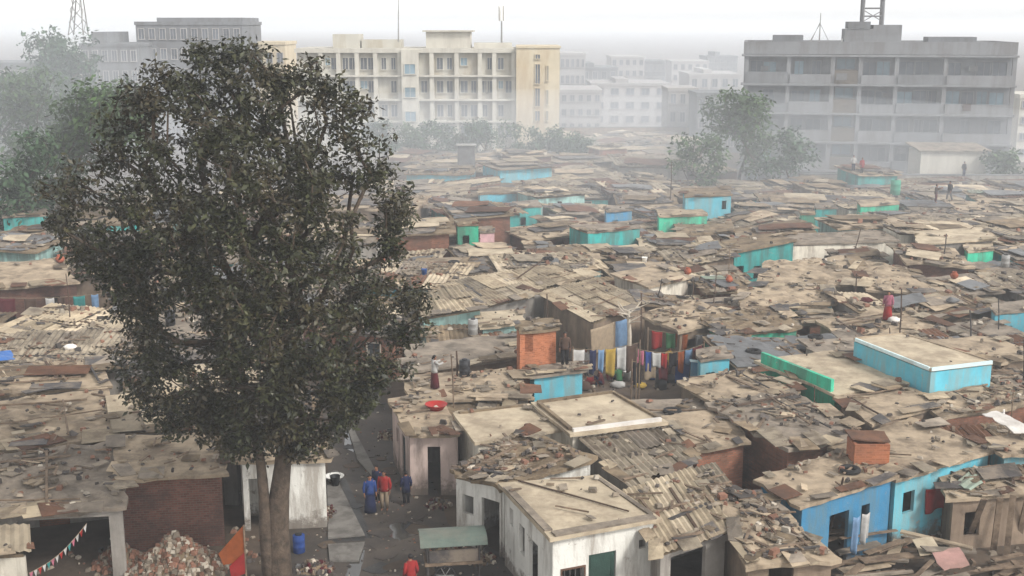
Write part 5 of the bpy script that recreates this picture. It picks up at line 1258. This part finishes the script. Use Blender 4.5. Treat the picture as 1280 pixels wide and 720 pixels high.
pts = [a.lerp(c, i / 14) + Vector((0, -.25, -.22 * math.sin(math.pi * i / 14))) for i in range(15)]
b = MB(); b.tube(pts, .01, 'cloth_beige', 4); b.build('rope', t)
for i in range(14):
    q = (pts[i] + pts[i + 1]) / 2; w = (pts[i + 1] - pts[i]) * .42; b = MB(); z = Vector((0, 0, -.24)); y_ = Vector((0, .008, 0)); p3 = [q - w, q + w, q + z]
    b.add(p3 + [k + y_ for k in p3], [(0, 1, 2), (5, 4, 3), (0, 3, 4, 1), (1, 4, 5, 2), (2, 5, 3, 0)], 'cloth_' + ['white', 'red', 'white', 'pink', 'teal'][i % 5]); b.build('pennant', t)
# planks: pile at bottom right, some leaning
def plank(label, a, c, w, m, group, th=.04, name='wooden_plank'):
    b = MB(); d = c - a; an = math.atan2(d.y, d.x); e = -math.asin(max(-1, min(1, d.z / d.length)))
    b.box((a + c) / 2, (d.length, w, th), m, rot=Matrix.Rotation(an, 3, 'Z') @ Matrix.Rotation(e, 3, 'Y')); tag(b.build(name, loc=(a + c) / 2), label, 'plank', group)
for i in range(36):
    px_, py_ = R.uniform(1035, 1200), R.uniform(662, 735); z = .08 + .06 * (i % 9) + R.uniform(0, .4); p = P(px_, py_, z); an = R.gauss(.15, .4); l = R.uniform(.9, 2.9)
    v = Vector((math.cos(an) * l / 2, math.sin(an) * l / 2, R.uniform(-.12, .12)))
    plank('weathered grey brown plank lying in the timber heap at bottom right', p - v, p + v, R.uniform(.1, .4), R.choice(['wood', 'wood', 'roof_tan', 'roof_grey', 'wood']), 'planks of the timber heap', R.uniform(.03, .08))
for i in range(9):
    px_, py_ = R.uniform(1190, 1290), R.uniform(690, 740); p = P(px_, py_, .1 + .05 * i); an = R.gauss(.6, .5); l = R.uniform(1.2, 2.5); v = Vector((math.cos(an) * l / 2, math.sin(an) * l / 2, 0))
    plank('weathered grey brown plank lying in the timber heap at bottom right', p - v, p + v, R.uniform(.1, .25), 'wood', 'planks of the timber heap', .05)
for i, (x0, y0, x1, y1) in enumerate([(1204, 672, 1226, 620), (1236, 684, 1246, 618), (1252, 690, 1262, 615), (1266, 672, 1282, 612)]):
    plank(['thick plank leaning on the stone hut, leftmost of four', 'plank leaning on the stone hut, second from left', 'plank leaning on the stone hut, third from left', 'plank leaning on the stone hut at the picture edge'][i], P(x0, y0, 0) + Vector((0, -.4, .05)), P(x1, y1, 2.1) + Vector((0, -.3, 0)), .2, 'wood', 'planks leaning on the stone hut', .07)
YC = [('heap of red clothes on the laundry yard floor', 742, 480, 'cloth_red', 1.1), ('heap of white clothes on the laundry yard floor', 772, 484, 'cloth_white', .9), ('blue bundle on the laundry yard floor', 815, 474, 'cloth_blue', 1.0), ('brown bundle on the laundry yard floor', 728, 487, 'cloth_brown', 1.2), ('yellow bundle on the laundry yard floor', 800, 486, 'cloth_yellow', .8), ('black bundle at the right of the laundry yard', 838, 478, 'cloth_black', 1.2)]
for lb, x, y_, m_, s_ in YC: sack(lb, P(x, y_, 0), m_, s_, 'bundle')
pot('white bucket on the laundry yard floor', P(784, 474, 0), 'plastic_white', 1.3, 'bucket'); pot('red bucket on the laundry yard floor', P(762, 474, 0), 'plastic_red', 1.3, 'bucket'); pot('black drum on the laundry yard floor', P(826, 486, 0), 'plastic_black', 1.0, 'drum'); pot('metal drum at the left of the laundry yard', P(720, 478, 0), 'metal', 1.0, 'drum')
PP('person in green crouching over washing in the laundry yard', 774, 478, 0, 30, pose='sit', top='green', low='black')
PP('person in a yellow top standing by the blue cloth in the yard', 836, 470, 0, 210, top='yellow', low='brown', kind='kurta')
PP('person in white by the orange house end of the yard', 733, 472, 0, 120, top='white', low='grey')
def tarp(label, pts, m, name='plastic_sheet', th=.03, amp=.05):
    b = MB(); lumpy(b, pts, m, amp, th, .35, .06, freq=1.5); tag(b.build(name, loc=pts[0]), label, 'sheet', 'loose sheets')
tarp('pink faded board on the timber heap at the bottom', [P(1165, 690, .9), P(1198, 684, .95), P(1212, 706, .8), P(1178, 712, .75)], 'sheet_pink', 'board', amp=.01)
tarp('second pink board, lower on the timber heap', [P(1140, 674, .85), P(1166, 670, .85), P(1176, 690, .75), P(1150, 694, .75)], 'roof_pale', 'board', amp=.01)
tarp('white plastic sheet on the roof at the right edge', [P(1228, 516, 3.2), P(1246, 514, 3.25), P(1300, 540, 3.15), P(1268, 540, 3.1)], 'tarp_white')
tarp('blue plastic sheet on a roof at the left edge', [P(-12, 440, 3.2), P(14, 438, 3.2), P(18, 448, 3.1), P(-10, 452, 3.1)], 'tarp_blue')
tarp('pale sheet spread on the roof above the tall turquoise house', [P(1108, 372, 3.15), P(1150, 366, 3.2), P(1160, 376, 3.1), P(1118, 384, 3.1)], 'tarp_grey')
t = thing('low_wall', 'light blue painted low wall beside the deep blue cloth', 'wall', P(876, 478, 0)); a, c = P(864, 452, 2.5), P(888, 455, 2.4); b = MB()
flat(b, [a + Vector((0, .16, 0)), c + Vector((0, .16, 0)), c, a], 'wall_blue', 2.4); b.build('wall', t); b = MB(); flat(b, [a + Vector((-.05, .2, .06)), c + Vector((.05, .2, .06)), c + Vector((.05, -.05, .06)), a + Vector((-.05, -.05, .06))], 'coping_blue', .055); b.build('coping', t)
# posts and a pale bare tree
def post(label, a, c, r=.05, m='wood_dark'):
    b = MB(); b.tube([a, (a + c) / 2 + Vector((.03, 0, 0)), c], [r, r * .9, r * .75], m, 7); tag(b.build('wooden_post', loc=a), label, 'post', 'poles')
post('dark leaning pole before the bright blue house front', P(1030, 672, .0) + Vector((0, -.3, 0)), P(1042, 588, 2.9) + Vector((0, -1.2, .2)))
post('thin dark post standing on the pale mud roof', P(571, 474, 2.6), P(571, 446, 2.6) + Vector((0, -3.2, 1.2)) * 0 + Vector((0, 0, 0)) if False else P(571, 474, 2.6) + Vector((0, 0, 1.3)))
post('dark pole beside the tall white branches in the yard', P(800, 440, 1.0), P(800, 440, 1.0) + Vector((0, 0, 3.2)))
post('white post at the corner of the small blue house, right edge', P(1247, 590, 0), P(1247, 590, 0) + Vector((0, 0, 2.7)), .09, 'tarp_white')
post('thin pole on the far roofs left of the spreading hazed tree', P(838, 250, 2.7), P(838, 250, 2.7) + Vector((0, 0, 3.4)))
post('long thin pole lying across the flat roof of the white plastered house', drop(P(648, 603, 2.9)) + Vector((0, 0, .06)), drop(P(786, 641, 2.9)) + Vector((0, 0, .06)), .035)
post('slanted pole above the broad pale corrugated roofs', P(640, 352, 3.0), P(640, 352, 3.0) + Vector((1.9, .8, 1.2)))
base = P(787, 418, 2.2); t = thing('bare_tree', 'pale bare branching tree stump above the laundry yard', 'tree', Vector((base.x, base.y, 0)))
b = MB(); b.tube([(base.x, base.y, 0), base, base + Vector((-.1, 0, 1.3))], [.14, .11, .08], 'light_bit', 8); b.build('trunk', t)
for i in range(9):
    s = base + Vector((-.05, 0, .6 + .09 * i)); q = R.uniform(0, 6.28); l = R.uniform(.5, 1.1); b = MB(); b.tube([s, s + Vector((math.cos(q) * l * .5, math.sin(q) * l * .5, .15)), s + Vector((math.cos(q) * l, math.sin(q) * l, R.uniform(.2, .6)))], [.05, .035, .015], 'light_bit', 5); b.build('branch', t)

# ---------------------------------------------------------------- labels of the many huts: look + where it stands
LM = [('cement roofed white house', 730, 640), ('bright blue house', 1035, 610), ('tall turquoise house', 1155, 440), ('green parapet house', 1040, 465), ('orange brick house', 672, 405), ('square pale blue block', 884, 242), ('aqua walled house', 757, 283),
      ('rising walled teal house', 945, 303), ('round holed ruin', 1190, 295), ('red brick hut', 212, 568), ('low cream site shed', 1192, 215), ('spreading hazed tree', 932, 215), ('smooth tan roof at left', 30, 345), ('white parapet house', 748, 515), ('long whitewashed wall', 1050, 297),
      ('jade green hut', 1096, 252), ('laundry yard', 800, 455), ('mint green house', 850, 266), ('green upright hut', 584, 277), ('broad pale roofs', 655, 358), ('timber heap', 1110, 690), ('grey metal box', 583, 210), ('green walled hut', 940, 405), ('big tree crown', 300, 310), ('two door pale house', 815, 345), ('low pale green shed', 985, 372), ('pink alley house', 530, 520)]
RN = {'heap': 'rubble strewn grey roof', 'heapbrown': 'rubble strewn brown roof', 'heaptan': 'rubble strewn tan roof', 'patch': 'patched roof', 'sheet': 'grey corrugated roof', 'sheettan': 'tan corrugated roof', 'sheetmix': 'mixed corrugated roof', 'sheetrust': 'rusty corrugated roof',
      'xsheet': 'cross ribbed roof', 'tan': 'tan slab roof', 'grey': 'grey slab roof', 'pale': 'pale slab roof', 'tarpblack': 'black sheeted roof', 'tarpgrey': 'grey sheeted roof', 'tarpgreen': 'green sheeted roof'}
ORD = ['nearest', 'second', 'third', 'fourth', 'fifth', 'sixth', 'seventh', 'eighth', 'ninth', 'tenth', 'eleventh', 'twelfth', 'thirteenth', 'fourteenth', 'fifteenth', 'sixteenth']
grp = {}
for i, (root, cen, lb, rk, wk) in enumerate(HUTS):
    if lb: continue
    x, y_ = pix(cen)
    n, lx, ly = min(LM, key=lambda l: math.hypot((l[1] - x) * .8, (l[2] - y_) * 1.8))
    dx, dy = x - lx, y_ - ly
    rel = ('left of' if dx < 0 else 'right of') if abs(dx) > 1.5 * abs(dy) else ('behind' if dy < 0 else 'before')
    grp.setdefault((n, rel), []).append((math.hypot(dx, dy), i))
WHERE = {}
for (n, rel), l in grp.items():
    for k, (_, i) in enumerate(sorted(l)):
        HUTS[i][0]['label'] = f'hut with {RN[HUTS[i][3]]}, {ORD[min(k, 15)]} {rel} the {n}'; WHERE[i] = f'{ORD[min(k, 15)]} hut {rel} the {n}'
# a few old things on the roofs
pool = [i for i in WHERE if HUTS[i][1].y < 80 and 40 < pix(HUTS[i][1])[0] < 1260]; R.shuffle(pool)
for j, i in enumerate(pool[:34]):
    root, cen = HUTS[i][0], HUTS[i][1]; p = cen + Vector((R.uniform(-.7, .7), R.uniform(-.6, .6), .2)); wl = WHERE[i]; k = j % 6
    if k == 0: tyre('black tyre on roof of the ' + wl, p)
    elif k == 1: sack('pale sack on roof of the ' + wl, p, R.choice(['tarp_white', 'tarp_grey']), R.uniform(.7, 1.1))
    elif k == 2: pot('clay pot on roof of the ' + wl, p, 'clay', R.uniform(.9, 1.3), 'pot')
    elif k == 3: sack('dark bundle on roof of the ' + wl, p, R.choice(['cloth_brown', 'cloth_maroon', 'tarp_black']), R.uniform(.7, 1.0), 'bundle')
    elif k == 4: pot('bucket on roof of the ' + wl, p, R.choice(['plastic_blue', 'plastic_red', 'plastic_white']), 1.1, 'bucket')
    else: pot('drum on roof of the ' + wl, p, R.choice(['plastic_black', 'plastic_black', 'metal']), .85, 'drum')
for j, i in enumerate(pool[34:60]):
    root, cen = HUTS[i][0], HUTS[i][1]; p = drop(cen + Vector((R.uniform(-1.3, 1.3), R.uniform(-.9, .9), 0))); h = R.uniform(1.0, 2.4)
    post('thin pole on the ' + WHERE[i], p - Vector((0, 0, .1)), p + Vector((R.uniform(-.3, .3), R.uniform(-.3, .3), h)), R.uniform(.025, .045), R.choice(['wood', 'iron', 'wood_dark']))
RUB.build('roof_rubble', kind='stuff')

# ---------------------------------------------------------------- air, sky, light
HAZE = 0.00105
b = MB(); bx(b, -2600, 2600, -60, 3300, -1.0, 23.8, 'cloth_white'); hz = b.build('haze', kind='stuff')
m = bpy.data.materials.new('haze_air'); m.use_nodes = True; nt = m.node_tree; nt.nodes.remove(nt.nodes['Principled BSDF'])
pv = nt.nodes.new('ShaderNodeVolumePrincipled'); pv.inputs['Color'].default_value = (.94, .97, 1.0, 1); pv.inputs['Density'].default_value = HAZE; pv.inputs['Anisotropy'].default_value = 0.1
nt.links.new(pv.outputs[0], nt.nodes['Material Output'].inputs['Volume'])
hz.data.materials.clear(); hz.data.materials.append(m); hz.display_type = 'WIRE'

def smog(c, rad, dens):  # ellipsoid of denser haze, seen drifts and added far banks alike
    b = MB(); n, k = 20, 12; vs = []
    for i in range(k + 1):
        th = math.pi * i / k
        for j in range(n): an = 2 * math.pi * j / n; vs.append((c.x + rad[0] * math.sin(th) * math.cos(an), c.y + rad[1] * math.sin(th) * math.sin(an), c.z + rad[2] * math.cos(th)))
    b.add(vs, [(i * n + j, (i + 1) * n + j, (i + 1) * n + (j + 1) % n, i * n + (j + 1) % n) for i in range(k) for j in range(n)], 'cloth_white')
    o = b.build('smog', kind='stuff'); m = bpy.data.materials.new('smog_air'); m.use_nodes = True; nt = m.node_tree; nt.nodes.remove(nt.nodes['Principled BSDF'])
    pv = nt.nodes.new('ShaderNodeVolumePrincipled'); pv.inputs['Color'].default_value = (.92, .955, 1, 1); pv.inputs['Density'].default_value = dens
    nt.links.new(pv.outputs[0], nt.nodes['Material Output'].inputs['Volume']); o.data.materials.clear(); o.data.materials.append(m)
smog(Vector((-46, 106, 10)), (20, 12, 9.6), .012)
smog(Vector((22, 205, 9)), (60, 26, 9.5), .006)
smog(Vector((-12, 153, 6)), (46, 8, 7), .007)  # this and the next two: haze banks added to fade the distance
smog(Vector((40, 126, 8)), (34, 11, 9), .0045)
smog(Vector((8, 122, 4)), (66, 36, 7.5), .006)  # wide haze bank added so far roofs fade while near ones stay clear
SE, SA = math.radians(40), math.radians(128)       # sun height, compass direction (from +Y towards +X)
w = bpy.data.worlds.new('World'); scene.world = w; w.use_nodes = True; N = w.node_tree.nodes; L = w.node_tree.links
bg = N['Background']; sk = N.new('ShaderNodeTexSky'); sk.sky_type = 'NISHITA'; sk.sun_disc = False; sk.sun_elevation = SE; sk.sun_rotation = SA
sk.air_density = 1.0; sk.dust_density = 1.2; sk.ozone_density = 1.0
hs = N.new('ShaderNodeHueSaturation'); hs.inputs['Saturation'].default_value = 0.07
L.new(sk.outputs[0], hs.inputs['Color']); L.new(hs.outputs[0], bg.inputs['Color']); bg.inputs['Strength'].default_value = 0.14
sd = bpy.data.lights.new('sun', 'SUN'); sd.energy = 1.35; sd.angle = math.radians(11); sd.color = (1, .97, .93)
so = bpy.data.objects.new('sun', sd); COL.objects.link(so)
dirv = Vector((math.sin(SA) * math.cos(SE), math.cos(SA) * math.cos(SE), math.sin(SE)))
so.rotation_euler = dirv.to_track_quat('Z', 'Y').to_euler()
vs = scene.view_settings; vs.view_transform = 'Standard'; vs.look = 'None'; vs.gamma = 1; vs.use_curve_mapping = False; vs.exposure = 1.2
cy = scene.cycles; cy.volume_bounces = 4; cy.max_bounces = 6; cy.use_denoising = True; cy.transparent_max_bounces = 8
